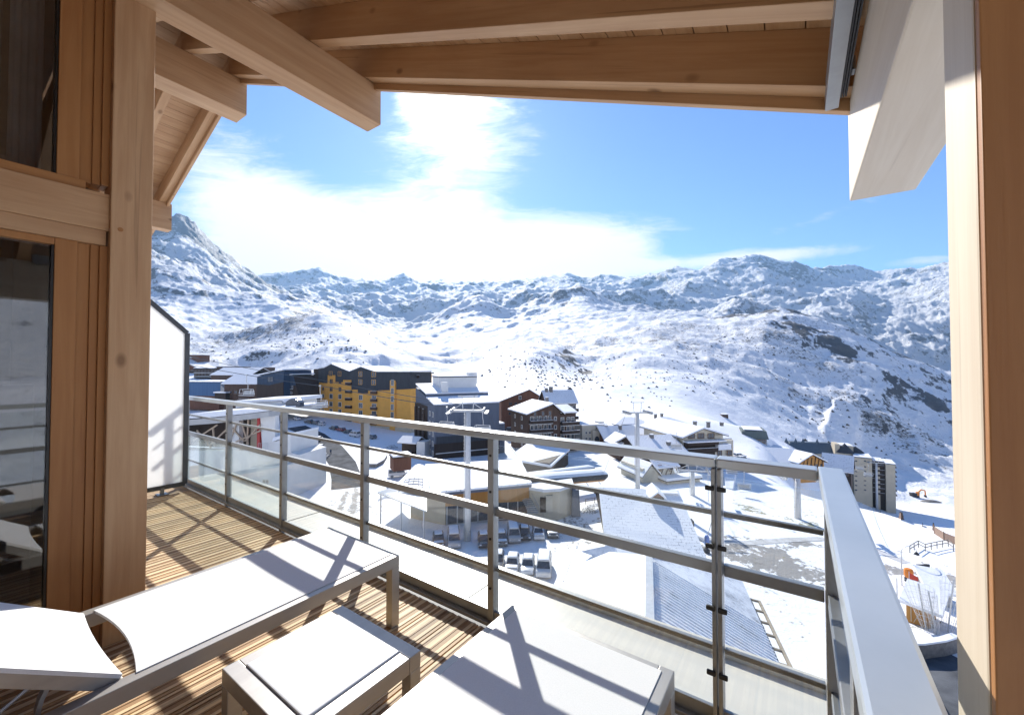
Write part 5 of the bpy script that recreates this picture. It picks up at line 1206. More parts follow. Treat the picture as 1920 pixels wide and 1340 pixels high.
p=hit(1718,1107); r=root('banner_frame','red banner on a frame beside the orange machine','banner',p); m=MB(); m.hexa([(-.75,0,.3),(-.2,-.5,.3),(-.2,-.45,.3),(-.75,.05,.3),(-.85,0,2.3),(-.2,-.5,1.9),(-.2,-.45,1.9),(-.85,.05,2.3)]); m.hexa([(-.1,-.4,.3),(.7,-.2,.3),(.7,-.15,.3),(-.1,-.35,.3),(-.1,-.4,1.7),(.7,-.2,2.0),(.7,-.15,2.0),(-.1,-.35,1.7)]); m.build('banner',RED,r); m=MB()
for x,y in ((-.85,.02),(-.15,-.45),(.72,-.17)): m.tube([(x,y,0),(x,y,2.4)],.04,6)
m.build('pole',V['steel'],r)
p=hit(1704,1092); r=root('snow_machine','orange snow machine standing left of the red banner','snow machine',p); MB().lathe((0,0,.7),[(.35,0),(.48,.2),(.5,.9),(.42,1.1),(.3,1.15)],12).build('drum',ORG,r); MB().box(-.3,.3,-.3,.3,.1,.69).build('chassis',V['slate'],r)
p=hit(1731,1078); r=root('information_board','dark board on two legs behind the red banner','board',p); MB().box(-.9,.9,-.05,.05,.9,1.5).build('panel',V['slate'],r); MB().box(-.8,-.72,-.04,.04,0,.9).build('leg',V['steel'],r); MB().box(.72,.8,-.04,.04,0,.9).build('leg',V['steel'],r)
for px_,py_,h,r0,r1,lab in ((1738,1180,4.6,.35,1.3,'white safety net funnel leaning beside the hut'),(1776,1185,5.2,.4,1.1,'white safety net funnel at the right timber post'),(1757,1188,4.2,.25,.7,'narrow white net funnel between two wider ones')):
    p=hit(px_,py_); r=root('safety_net',lab,'safety net',p); m=MB(); n=18; lean=-.9 if px_<1760 else .9
    for k in range(n):
        t=2*math.pi*k/n; m.tube([(r0*math.cos(t),r0*math.sin(t),0),(r1*math.cos(t)+lean,r1*math.sin(t),h)],.012,3)
    for q in range(9):
        z=h*q/8; rr=r0+(r1-r0)*q/8; c=lean*q/8; ring=[(c+rr*math.cos(2*math.pi*k/14),rr*math.sin(2*math.pi*k/14),z) for k in range(15)]; m.tube(ring,.014,3)
    m.build('net',V['winwhite'],r); MB().tube([(0,0,-.5),(lean*.9,0,h*1.05)],.07,6).build('mast',V['steel'],r)
def lamp(px_,py_,h,lab,arm=True):
    p=hit(px_,py_); r=root('lamp_post',lab,'lamp post',p,group='lamp posts'); MB().tube([(0,0,-.3),(0,0,h)],.07,7,r2=.05).build('pole',V['steel'],r)
    if arm:
        pts=[(0,0,h)]+[(.9-.9*math.cos(t),-.2*math.sin(t/2),h+.7*math.sin(t)) for t in np.linspace(.2,math.pi,9)]; MB().tube(pts,.035,6).build('arm',V['steel'],r); x,y,z=pts[-1]; MB().lathe((x,y,z-.35),[(.3,0),(.26,.12),(.1,.33),(.05,.36)],10).build('lamp_shade',V['slate'],r)
lamp(1691,1097,4.4,'lamp post with a curved arm above the timber hut'); lamp(1683,1160,4.5,'plain straight pole left of the timber hut',False); lamp(1328,940,8,'thin straight pole in front of the playground snow',False)
# fences
def fence(name,label,pts,h,mat,gap=2.0,net=False,rails=2):
    P=[hit(*p) for p in pts]; r=root(name,label,'fence',P[0]); O_=P[0]; poly_=[]
    for a,c in zip(P,P[1:]):
        n=max(1,int((c-a).length/gap))
        for k in range(n): q=a.lerp(c,k/n); q.z=gz(q.x,q.y); poly_.append(q)
    poly_.append(P[-1]); m=MB()
    for q in poly_: o=MB().tube([q-O_-Vector((0,0,.4)),q-O_+Vector((0,0,h))],.06,5).build('post',mat,r)
    if net:
        v=[]; f=[]
        for q in poly_: v+=[q-O_,q-O_+Vector((0,0,h*.9))]
        for k in range(len(poly_)-1): f.append((2*k,2*k+2,2*k+3,2*k+1))
        k0=len(v); v+=[p+Vector((0,.04,0)) for p in v]; f+=[tuple(k0+i for i in reversed(g)) for g in f]; m.add(v,f); m.build('net',V['net'],r)
    else:
        for j in range(rails):
            for a,c in zip(poly_,poly_[1:]): m.bar(a-O_+Vector((0,0,h*(1-.45*j))),c-O_+Vector((0,0,h*(1-.45*j))),.09,.09)
        m.build('rails',mat,r)
V['net']=pm('brown_netting',(.30,.20,.15),(.20,.14,.11),scale=6,rough=.9)
fence('piste_fence','long brown net fence along the edge of the piste',((1650,958),(1690,975),(1730,985),(1752,1000),(1770,1012),(1800,1024)),1.5,V['darkbrown'],2.2,True)
fence('timber_fence','short grey timber fence on the snow terrace at right',((1706,1036),(1722,1026),(1735,1033),(1778,1024),(1788,1033)),1.1,V['stone'],1.6)
fence('timber_fence','low timber fence in front of the service building',((1098,945),(1115,942),(1140,938)),1.0,V['darkbrown'],1.8)
fence('wire_fence','thin wire fence beside the street below the modern building',((560,915),(590,900),(610,888)),1.0,V['steel'],1.5)
# retaining walls, roads
def strip(name,label,pts,w,mat,lift=.05,kind='structure',z=None):
    P=[hit(*p) if len(p)==2 else Vector(p) for p in pts]; Q=[]
    for a,c in zip(P,P[1:]):
        n=max(1,int((c-a).length/2))
        for k in range(n): Q.append(a.lerp(c,k/n))
    Q.append(P[-1]); v=[]; f=[]; nc=5
    for i,q in enumerate(Q):
        d=(Q[min(i+1,len(Q)-1)]-Q[max(i-1,0)]); d.z=0; d.normalize(); s_=Vector((-d.y,d.x,0))
        for k in range(nc): p=q+s_*w*(k/(nc-1)-.5); v.append((p.x,p.y,gz(p.x,p.y)+lift))
    for i in range(len(Q)-1):
        for k in range(nc-1): a=i*nc+k; f.append((a,a+1,a+nc+1,a+nc))
    m=MB(); m.add(v,f); o=m.build(name,mat,None,0,True); tag(o,label,'road',kind=kind); return o
strip('street','slushy village street curving past the parked cars',((652,915),(650,895),(642,868),(620,838),(590,815),(555,800)),7.0,V['asphalt'])
strip('road','dark wet road at the lower right corner behind the retaining wall',((1690,1315),(1740,1285),(1790,1268),(1850,1262)),6.5,V['asphalt'])
strip('path','narrow trampled track crossing the snow below the piste',((1310,1010),(1400,1018),(1480,1012),(1540,1010),(1640,1030),(1700,1055)),1.6,pm('slushy_track',(.42,.41,.40),(.62,.62,.63),scale=.8,rough=.8,detail=8),.04)
def wallstrip(label,pts,h,th,mat,name='retaining_wall',top=True):
    P=[hit(*p) for p in pts]; r=root(name,label,'wall',P[0]); O_=P[0]; m=MB()
    for a,c in zip(P,P[1:]):
        d=(c-a); d.z=0; d.normalize(); s_=Vector((-d.y,d.x,0))*th; a=a-O_; c=c-O_; z=Vector((0,0,h)); dz=Vector((0,0,-1))
        m.hexa([a+dz,c+dz,c+s_+dz,a+s_+dz,a+z,c+z,c+s_+z,a+s_+z])
    m.build('wall',mat,r); m=MB()
    for a,c in zip(P,P[1:]):
        d=(c-a); d.z=0; d.normalize(); s_=Vector((-d.y,d.x,0))*th; a=a-O_; c=c-O_; z=Vector((0,0,h+.01)); z2=Vector((0,0,h+.18))
        m.hexa([a+z,c+z,c+s_+z,a+s_+z,a+z2,c+z2,c+s_+z2,a+s_+z2])
    m.build('snow_cover',SN,r)
wallstrip('curved grey stone retaining wall above the wet road at lower right',((1690,1236),(1735,1236),(1775,1230),(1800,1222)),1.3,.6,V['stone'])
wallstrip('curved low stone wall at the bend of the village street',((688,876),(706,876),(720,868),(726,858)),.9,.5,V['stone'])
wallstrip('pale parapet beside the wet road at the bottom right',((1700,1262),(1728,1310),(1745,1345)),1.0,.35,V['beige'],'parapet')
p=hit(1723,1312); r=root('road_sign','round white road sign with red rim on the parapet','road sign',p); MB().tube([(0,0,0),(0,0,1.9)],.03,6).build('pole',V['steel'],r); m=MB(); m.tube([(0,-.03,1.7),(0,-.05,1.7)],.30,16); m.tube([(0,-.051,1.7),(0,-.06,1.7)],.21,16,1); m.build('disc',[RED,V['white']],r)
# shed near the street bend and blue information post
b=Bld('shed','small red brown timber shed with snow on its roof by the street bend','shed',739,98,772,100,zat(876,98)); h=b.v(755,858); b.box('wall',V['redbrown'],0,b.W,0,4,-1,h); b.flat(0,b.W,0,4,h,.4,.2,'darkbrown')
b=Bld('entrance_canopy','small dark timber entrance hut with pale steps before the blue grey block','entrance hut',748,128,780,126,zat(852,128)); h=b.v(760,830); b.box('wall',V['darkbrown'],.8,b.W-.5,.6,5,-1,h); b.gable(.3,b.W,0,5.2,h,1.3,'x',.5); b.box('steps',V['concrete'],b.W*.45,b.W*.7,-3,.5,-1,1.2); b.box('pier',V['white'],b.W+.3,b.W+3.2,0,4,-1,b.v(790,828))
p=hit(1325,1035); r=root('snow_gun','blue snow gun on a thin leaning pole beside the tyre tracks','snow gun',p); BL=pm('blue_machine_paint',(.03,.16,.55),(.025,.13,.45),rough=.4)
MB().box(-.35,.35,-.3,.3,-.2,.5).build('foot',V['slate'],r); MB().tube([(0,0,.5),(.05,0,.9)],.2,8).build('stem',V['slate'],r); MB().lathe((.05,0,.9),[(.15,0),(.34,.2),(.36,1.3),(.22,1.6)],10).build('body',BL,r); MB().tube([(.1,0,2.3),(1.7,.3,6.8)],.05,6).build('lance',V['steel'],r)
p=hit(1620,925,150); r=root('snow_gun','small blue snow gun on the snow before the beige slab','snow gun',p); MB().tube([(0,0,0),(0,0,1.5)],.2,6).build('stem',V['slate'],r); MB().tube([(0,0,1.5),(.6,0,3)],.5,8).build('body',BL,r); MB().tube([(.6,0,3),(3,0,7)],.09,5).build('lance',V['steel'],r)
# ---- excavator
p=hit(1716,931,150); r=root('excavator','orange excavator digging in the snow on the far right','excavator',p,math.radians(-8)); k=1.15
MB().box(-2*k,1.4*k,-1.3*k,-.6*k,0,.9*k).build('track',V['slate'],r,.2); MB().box(-2*k,1.4*k,.6*k,1.3*k,0,.9*k).build('track',V['slate'],r,.2)
MB().box(-2.2*k,.2*k,-1.2*k,1.2*k,1.0*k,2.2*k).build('body',V['slate'],r,.15); MB().box(.2*k,1.4*k,-1.2*k,0,1.0*k,3.0*k).build('cab',ORG,r,.1)
m=MB(); m.bar((.8*k,.4*k,1.6*k),(3.2*k,.4*k,4.0*k),.5*k,.7*k); m.bar((3.2*k,.4*k,4.0*k),(5.2*k,.4*k,3.6*k),.45*k,.6*k); m.bar((5.2*k,.4*k,3.6*k),(5.4*k,.4*k,1.0*k),.35*k,.5*k); m.build('arm',ORG,r); MB().hexa([(5*k,0,0),(6*k,0,0),(6*k,.9*k,0),(5*k,.9*k,0),(4.9*k,-.1*k,1*k),(5.6*k,-.1*k,1*k),(5.6*k,.9*k,1*k),(4.9*k,.9*k,1*k)]).build('bucket',V['slate'],r)
p=hit(1745,940,150); r=tag(MB().lathe((0,0,-.5),[(6,0),(4.2,.9),(2,1.6),(.4,1.9)],11).build('dirt_heap',V['stone']),'dark heap of dug earth beside the orange excavator','dirt heap'); r.location=p; r.scale=(1.2,.6,.8)

# ---- chairlift ----------------------------------------------------
def pylon(px_,pyb,pyt,lab,Yd=None,arm=5.0,ang=0.0,lad=True):
    base=hit(px_,pyb) if Yd is None else pt(px_,pyb,Yd); top_=pt(px_,pyt,base.y); h=top_.z-base.z
    r=root('lift_pylon',lab,'lift pylon',base,ang,'chairlift pylons')
    MB().tube([(0,0,-1.5),(0,0,h)],.52,14,r2=.40).build('column',V['palesteel'],r,0,True)
    if lad:
        m=MB(); 
        for s_ in (-.2,.2): m.bar((-.62,s_,0),(-.55,s_,h),.05,.05)
        for k in range(int(h/.6)): m.bar((-.62,-.2,.3+k*.6),(-.62,.2,.3+k*.6),.04,.04,upv=(1,0,0))
        m.build('ladder',V['steel'],r)
    m=MB(); m.box(-arm/2,arm/2,-.2,.2,h,h+.35); m.build('cross_arm',V['steel'],r)
    m=MB()
    for s_ in (-1,1):
        x=s_*arm/2; m.bar((x,-2.2,h+.1),(x,2.2,h+.1),.14,.3)
        for k in range(7): m.tube([(x-.12,-2.1+.7*k,h+.35),(x+.12,-2.1+.7*k,h+.35)],.24,8)
        m.bar((x+s_*.5,-2.3,h+.0),(x+s_*.5,2.3,h+.0),.5,.06)
    m.build('sheave_train',V['steel'],r)
    m=MB()
    for s_ in (-1,1): m.bar((s_*.8,0,h+.3),(s_*1.0,0,h+2.6),.12,.12); m.bar((s_*arm/2,0,h+.3),(s_*1.0,0,h+1.3),.08,.08)
    m.bar((-1.6,0,h+2.5),(1.6,0,h+2.5),.12,.16); m.build('lifting_frame',V['palesteel'],r)
    return r, base, h
pA,bA,hA=pylon(877,1013,772,'tall white lift pylon standing in the car park before the blue grey block')
pB,bB,hB=pylon(1196,917,775,'white lift pylon behind the dormer lodge at the chalets',ang=.15)
pC,bC,hC=pylon(1299,928,884,'short white lift pylon below the hotel beside the snow ramp',ang=-.3,arm=6)
pD,bD,hD=pylon(1497,972,896,'white lift pylon on the snow slope left of the side handrail',ang=-.3,arm=5)
pE,bE,hE=pylon(1645,955,868,'pale lift pylon in front of the beige slab',None,ang=-.4,arm=7)
def armpt(base,h,ang,s_,arm): return base+Vector((s_*arm/2*math.cos(ang),s_*arm/2*math.sin(ang),h+.62))
def cable(pts,lab,sag=.02,r=.035):
    P=[]
    for a,c in zip(pts,pts[1:]):
        n=16
        for k in range(n): t=k/n; q=a.lerp(c,t); q.z-=sag*(c-a).length*4*t*(1-t)*.5; P.append(q)
    P.append(pts[-1]); o=P[0]; ob=MB().tube([q-o for q in P],r,4).build('lift_cable',M['darkmetal']); ob.location=o; tag(ob,lab,'cable','chairlift cables'); return P
A1,A2=armpt(bA,hA,0,-1,5),armpt(bA,hA,0,1,5); B1,B2=armpt(bB,hB,.15,-1,5),armpt(bB,hB,.15,1,5)
L1,L2=[pt(600,723,66),pt(463,703,68),pt(300,672,73)],[pt(600,712,78),pt(463,690,82),pt(300,655,90)]
c1=cable([A1]+L1,'lower haul cable running from the far left houses to the car park pylon',.01,.05); c2=cable([A2]+L2,'upper haul cable running from the far left houses to the car park pylon',.01,.05)
cA=cable([A2,pt(1004,905,86)],'steep cable from the car park pylon down to the gondola tunnel',.0); cB=cable([B1,pt(1130,893,88)],'cable from the chalet pylon down to the gondola tunnel',.0)
farB=pt(1560,700,520); 
cable([B2,pt(1245,770,180)],'cable leading from the chalet pylon up over the hip roofs',.02)
C1,D1,E1_=armpt(bC,hC,-.3,-1,6),armpt(bD,hD,-.3,-1,5),armpt(bE,hE,-.4,-1,7); C2,D2,E2_=armpt(bC,hC,-.3,1,6),armpt(bD,hD,-.3,1,5),armpt(bE,hE,-.4,1,7)
cC=cable([pt(1215,860,100),C1,D1,E1_,pt(1850,905,330)],'near cable passing the three lift pylons of the snow slope',.012); cD=cable([C2,D2,E2_,pt(1850,890,340)],'far cable passing the three lift pylons of the snow slope',.012)
def make_chair():
    r=root('lift_chair','','lift chair',(0,0,0),0,'chairs hanging from the lift cables')
    m=MB(); m.tube([(0,0,0),(0,0,-1.1),(.25,0,-1.6),(.25,0,-2.3)],.05,6); m.box(-.16,.16,-.12,.12,-.05,.16); m.build('hanger',V['steel'],r)
    m=MB(); m.tube([(-.35,-1.15,-3.0),(-.2,-1.15,-2.3),(.25,-1.1,-2.3),(.25,1.1,-2.3),(-.2,1.15,-2.3),(-.35,1.15,-3.0)],.045,6); m.tube([(.25,-1.1,-2.3),(.45,-1.15,-3.1),(.4,-1.15,-3.35),(-.45,-1.15,-3.3)],.045,6); m.tube([(.25,1.1,-2.3),(.45,1.15,-3.1),(.4,1.15,-3.35),(-.45,1.15,-3.3)],.045,6); m.tube([(-.35,-1.15,-3.0),(-.6,0,-2.95),(-.35,1.15,-3.0)],.035,5); m.build('frame',V['palesteel'],r)
    MB().box(-.45,.38,-1.1,1.1,-3.36,-3.28).build('seat',V['steel'],r,.02); m=MB(); m.bar((.40,0,-3.2),(.50,0,-2.55),2.1,.05,upv=(1,0,0)); m.build('backrest',V['steel'],r); MB().tube([(-.5,-1.0,-3.75),(-.55,-1.0,-3.8),(-.55,1.0,-3.8),(-.5,1.0,-3.75)],.03,5).build('footrest',V['steel'],r)
    return r
proto=make_chair(); first=True
def on(P,px_):   # the point of a cable seen at a given column of the photograph
    return min(P,key=lambda q:abs(CX+F*q.x/q.y-px_))
def fine(P,n=40): return [a.lerp(c,k/n) for a,c in zip(P,P[1:]) for k in range(n)]
for P,px_,lab,sc in ((c1,463,'empty lift chair above the brown timber hall',2.2),(c1,601,'empty lift chair in front of the ochre block',1.45),(c1,838,'empty lift chair just left of the car park pylon',1.0),(None,(905,768,62),'empty lift chair just right of the car park pylon',1.0),(None,(1268,812,92),'empty lift chair in front of the hotel gable',1.15),(cC,1393,'distant lift chair over the small snow covered house',1.0),(None,(1612,862,150),'left one of two lift chairs in front of the oval windows',1.5),(None,(1628,872,135),'right one of two lift chairs in front of the oval windows',1.3),(None,(1372,860,96),'lift chair peeping over the handrail joint',1.0)):
    q=on(fine(P),px_) if P else pt(*px_)
    o=proto if first else copy_tree(proto); first=False
    o.location=q-Vector((0,0,.06)); o['label']=lab; o.rotation_euler=(0,0,math.radians(75 if px_ is not None else 0)); o.scale=(1,1,1)

# ---- cars ------------------------------------------------------------
PAINT={k:pm('car_paint_'+k,c,tuple(x*.9 for x in c),rough=.25,coat=.6,scale=1) for k,c in dict(white=(.70,.70,.70),silver=(.38,.39,.41),dark=(.045,.048,.055),blue=(.06,.10,.20),red=(.30,.04,.035),grey=(.16,.165,.17)).items()}
TY=pm('tyre_rubber',(.02,.02,.02),rough=.8); LMP=pm('headlamp_lens',(.75,.76,.78),rough=.1,spec=.8); TLMP=pm('tail_lamp_lens',(.35,.02,.02),rough=.2)
def make_car(van=False):
    r=root('parked_car','','car',(0,0,0),0,'parked cars')
    Lc,w=(4.9,.98) if van else (4.25,.86)
    if van: prof=[(-2.4,.35),(2.35,.35),(2.42,.8),(2.3,1.05),(1.75,1.2),(-2.35,1.2),(-2.42,.9)]; cab=[(-2.3,1.2),(1.72,1.2),(1.15,1.92),(-2.2,1.95)]
    else: prof=[(-2.1,.32),(2.08,.32),(2.14,.62),(2.0,.82),(1.0,.94),(-1.9,.98),(-2.12,.75)]; cab=[(-1.85,.97),(1.0,.93),(.25,1.42),(-1.4,1.46)]
    m=MB(); m.ext([(x,-w,z) for x,z in prof],(0,2*w,0)); body=m.build('body',PAINT['white'],r,.09,True)
    m=MB(); n=len(cab); t=.16
    lo=[(x,z) for x,z in cab]
    v=[(cab[0][0],-w+.05,cab[0][1]),(cab[1][0],-w+.05,cab[1][1]),(cab[1][0],w-.05,cab[1][1]),(cab[0][0],w-.05,cab[0][1]),(cab[3][0],-w+.05+t,cab[3][1]),(cab[2][0],-w+.05+t,cab[2][1]),(cab[2][0],w-.05-t,cab[2][1]),(cab[3][0],w-.05-t,cab[3][1])]
    MB().hexa(v).build('window_glass',V['pane'],r,.03)
    m=MB(); zt=cab[3][1]; m.box(cab[3][0]-.03,cab[2][0]+.05,-w+.2,w-.2,zt-.03,zt+.05)
    for s_ in (-1,1):
        y=s_*(w-.10)
        for (a,c) in ((0,3),(1,2)): m.bar((cab[a][0],s_*(w-.06),cab[a][1]),(cab[c][0],s_*(w-.05-t),cab[c][1]),.09,.09)
        xm=(cab[0][0]+cab[1][0])/2-.2; m.bar((xm,s_*(w-.05),cab[0][1]),(xm,s_*(w-.05-t),zt),.10,.07)
    m.build('roof_panel',PAINT['white'],r)
    for x in (-Lc*.3,Lc*.31):
        for s_ in (-1,1):
            wh=MB().tube([(x,s_*(w-.18),.33),(x,s_*(w+.02),.33)],.33,14).build('wheel',TY,r); MB().tube([(x,s_*(w+.021),.33),(x,s_*(w+.03),.33)],.2,10).build('rim',V['steel'],wh)
    for s_ in (-1,1):
        xf=2.36 if van else 2.07; MB().box(xf-.1,xf+.06,s_*w*.72-.17,s_*w*.72+.17,.62,.78).build('headlight',LMP,r,.02); MB().box(-(2.44 if van else 2.13),-(2.3 if van else 2.0),s_*w*.8-.1,s_*w*.8+.1,.7,.92).build('tail_light',TLMP,r,.02)
    m=MB(); m.box(cab[3][0]+.02,cab[2][0]-.02,-w+.26,w-.26,zt+.051,zt+.17); m.build('snow_cover',SN,r,.05,True)
    if not van: MB().box(1.08,1.95,-w+.12,w-.12,.93,1.0).build('snow_cover',SN,r,.04,True)
    return r
car0,van0=make_car(),make_car(True); used={}
def place_car(px_,py_,deg,paint,lab,van=False,group='parked cars'):
    p=hit(px_,py_); src=van0 if van else car0
    o=src if not used.get(van) else copy_tree(src); used[van]=True
    o.location=p+Vector((0,0,.02)); o.rotation_euler=(0,0,math.radians(deg)); o['label']=lab; o['group']=group
    if not van and (px_*7+py_*3) % 5 < 2 and o is not src:      # some bonnets have been swept clear
        sc_ = [c for c in o.children if c.name.startswith('snow_cover')]
        bpy.data.objects.remove(sc_[-1])
    for ch in o.children:
        if ch.name.split('.')[0] in ('body','roof_panel'):
            ch.material_slots[0].link='OBJECT'; ch.material_slots[0].material=PAINT[paint]
LOT='cars parked in front of the lift station'; STR='cars parked along the street below the ochre block'
for a in ((822,1019,-78,'dark','snowy dark car, leftmost in the row before the lift station',False,LOT),(851,1019,-80,'silver','silver grey van left of the tall pylon in the car park',True,LOT),(907,1019,-82,'dark','dark car right behind the tall white pylon in the car park',False,LOT),
 (940,1016,-84,'grey','grey car next right of the railing post in the car park row',False,LOT),(963,1009,-86,'silver','tall silver van in the middle of the car park row',True,LOT),(984,1006,-88,'dark','dark hatchback between the silver van and the white hatchback',False,LOT),(1009,1005,-88,'white','white hatchback near the right end of the car park row',False,LOT),(1035,1001,-90,'grey','snow covered grey car, rightmost in the car park row',False,LOT),
 (933,1058,-92,'dark','dark car half hidden behind the railing post in the front row',False,LOT),(961,1064,-95,'white','white saloon left of its twin in the front car park row',False,LOT),(990,1067,-96,'white','white saloon beside the white van in the front row',False,LOT),(1020,1071,-97,'white','white van with dark windscreen beside the lodge roof',True,LOT),
 (579,793,150,'dark','dark car at the far end of the street row',False,STR),(591,795,150,'grey','grey car second from the far end of the street row',False,STR),(602,797,150,'white','white car in the far group of the street row',False,STR),(626,805,148,'dark','black car starting the near group of the street row',False,STR),(639,808,148,'red','red car under snow in the near group of the street row',False,STR),(652,812,147,'dark','dark snow capped car in the middle of the near street group',False,STR),(665,818,146,'white','white off road car at the near end of the street row',True,STR),(697,822,145,'grey','grey car alone right of the street row by the ochre block',False,STR),
 (598,826,100,'silver','silver car at the top of the short row by the street',False,'cars by the kerb left of the street'),(602,842,100,'grey','grey snowy car in the middle of the short row by the street',False,'cars by the kerb left of the street'),(608,860,102,'white','white car at the near end of the short row by the street',False,'cars by the kerb left of the street'),
 (746,893,20,'white','white off road car near the red brown shed',True,'parked cars'),(957,808,-20,'dark','dark car between the blue grey block and the brown chalet block',False,'parked cars'),(1386,858,10,'white','snow covered white car beside the hotel wing',False,'cars by the hotel'),(1393,864,10,'silver','snow covered silver car in front of the hotel wing',False,'cars by the hotel'),(556,787,140,'white','white car beside the narrow pointed house',False,'parked cars')):
    place_car(*a)
# ---- a walker on the street (one continuous skinned figure)
p=hit(620,852); vs=[(0,0,.92),(0,0,1.18),(0,0,1.42),(0,0,1.52),(0,-.02,1.68),(-.19,0,1.40),(-.26,.04,1.14),(-.25,-.06,.92),(.19,0,1.40),(.26,-.05,1.14),(.25,-.12,.93),(-.10,.0,.88),(-.11,-.12,.48),(-.11,-.05,.06),(-.11,-.2,.03),(.10,0,.88),(.11,.12,.48),(.11,.25,.08),(.11,.12,.03)]
es=[(0,1),(1,2),(2,3),(3,4),(2,5),(5,6),(6,7),(2,8),(8,9),(9,10),(0,11),(11,12),(12,13),(13,14),(0,15),(15,16),(16,17),(17,18)]
rr=[.16,.17,.17,.07,.11,.08,.06,.045,.08,.06,.045,.11,.075,.055,.04,.11,.075,.055,.04]
me=bpy.data.meshes.new('person'); me.from_pydata(vs,es,[]); o=bpy.data.objects.new('person',me); COL.objects.link(o); o.location=p
sk=o.modifiers.new('skin','SKIN'); 
for i,v in enumerate(me.skin_vertices[0].data): v.radius=(rr[i],rr[i]); v.use_root=(i==0)
o.modifiers.new('smooth','SUBSURF').render_levels=1; me.materials.append(pm('dark_blue_clothing',(.03,.05,.10),rough=.8)); tag(o,'person in dark blue clothes walking down the village street','person')

# ---- loose boulders on the slopes
mb=MB(); rs=np.random.RandomState(5); cnt=0
def rock_at(p,s):
    n=len(mb.v); pts=[]
    for d in ((1,0,-.3),(.3,.95,-.2),(-.8,.6,-.3),(-.8,-.6,-.2),(.3,-.95,-.3),(.1,.1,.75)):
        j=1+.35*(rs.rand()-.5); pts.append((p.x+d[0]*s*j*1.3,p.y+d[1]*s*j,p.z+d[2]*s*j))
    mb.add(pts,[(0,1,5),(1,2,5),(2,3,5),(3,4,5),(4,0,5),(4,3,2,1,0)])
for (cx_,cy_,sx,sy,n,smin,smax) in ((1000,690,90,40,240,.5,1.5),(1085,705,30,25,60,.6,2.2),(540,640,190,35,220,.6,1.7),(1300,700,160,70,200,.5,1.4),(1560,760,120,60,160,.6,1.8),(1680,820,70,50,90,.5,1.4),(1120,700,80,40,60,.5,1.3),(1450,640,120,40,90,.8,2.4)):
    for _ in range(n):
        px_=cx_+rs.randn()*sx*.5; py_=cy_+rs.randn()*sy*.5
        p=hit(px_,py_,150,1500)
        if p.y<1400: rock_at(p,smin+(smax-smin)*rs.rand()**2)
o=mb.build('boulders',pm('hillside_rock',(.10,.09,.08),(.05,.047,.045),scale=.6,rough=.9)); tag(o,'scattered dark boulders poking through the snow on the slopes','boulders',kind='stuff')
# shrubs by the service building
def shrub(px_,py_,s,lab):
    p=hit(px_,py_); m=MB(); 
    for k in range(int(260*s)):
        a=rs.rand()*6.28; r_=s*rs.rand()**.6; z=s*.9*rs.rand()*(1-(r_/s)**2*.7); l=.16; q=Vector((r_*1.5*math.cos(a),r_*math.sin(a),z)); d=Vector((rs.randn(),rs.randn(),rs.randn()*.7+.4)).normalized()*l; e=d.cross(Vector((rs.randn(),rs.randn(),rs.randn()))).normalized()*l*.5
        m.add([q-e,q+d,q+e],[(0,1,2)],0 if rs.rand()>.35 else 1)
    o=m.build('shrub',[pm('dark_shrub_twigs',(.045,.05,.03),rough=.9),SN]); o.location=p; tag(o,lab,'shrub')
shrub(1124,957,1.8,'snow dusted dark shrub right of the gondola pillar'); shrub(1104,960,1.1,'small snowy shrub close to the gondola pillar'); shrub(1085,770,2.5,'lone dark bush on the slope above the chalet block'); shrub(770,838,1.5,'bare snowy bush by the entrance hut'); shrub(735,840,1.3,'low snowy hedge bush left of the entrance hut')
# ski lift summit station and snow ramp
p=pt(1377,487,3350); r=tag(MB().box(-14,14,-8,8,-60,14).build('summit_station',V['slate']),'tiny dark lift station on the highest ridge','lift station'); r.location=p
p=hit(1358,781,150); b=root('ski_hut','tiny brown hut alone on the snow slope above the hotel','hut',p); MB().box(-1.8,1.8,-1.5,1.5,-1,1.6).build('wall',V['brown'],b); MB().box(-2.1,2.1,-1.8,1.8,1.61,1.95).build('roof',SN,b)
p=hit(1368,905); r=tag(MB().hexa([(-1,-6,-1),(1,-6,-1),(1.4,5,-1),(-1.4,5,-1),(-.8,-6,.3),(.8,-6,.3),(1.4,5,3),(-1.4,5,3)]).build('snow_ramp',SN),'steep snow ramp slide beside the short pylon','ramp'); r.location=p; r.rotation_euler=(0,0,-.5)
# ================================================================ SKY, SUN, CAMERA
SUN_AZ, SUN_EL = math.radians(-10.1), math.radians(32.0)
wd = bpy.data.worlds.new('World'); S.world = wd; wd.use_nodes = True
nt = wd.node_tree; L = nt.links.new
bg = nt.nodes['Background']; bg.inputs['Strength'].default_value = .11
sky = N(nt,'ShaderNodeTexSky', sky_type='NISHITA'); sky.sun_disc = False
sky.sun_elevation = SUN_EL; sky.sun_rotation = SUN_AZ; sky.altitude = 2300; sky.air_density = 1.0; sky.dust_density = .6; sky.ozone_density = 2.5
tc = N(nt,'ShaderNodeTexCoord'); sep = N(nt,'ShaderNodeSeparateXYZ'); L(tc.outputs['Generated'], sep.inputs[0])
def mth(op, a, b=None, c=None):
    n = N(nt,'ShaderNodeMath',operation=op)
    for i, x in enumerate((a,b,c)):
        if x is None: continue
        if isinstance(x,(int,float)): n.inputs[i].default_value = x
        else: L(x, n.inputs[i])
    return n.outputs[0]
ya = mth('MAXIMUM', mth('ABSOLUTE', sep.outputs['Y']), .15)
cu = mth('DIVIDE', sep.outputs['X'], ya); cv = mth('DIVIDE', sep.outputs['Z'], ya)
cmb = N(nt,'ShaderNodeCombineXYZ'); L(cu, cmb.inputs[0]); L(cv, cmb.inputs[1])
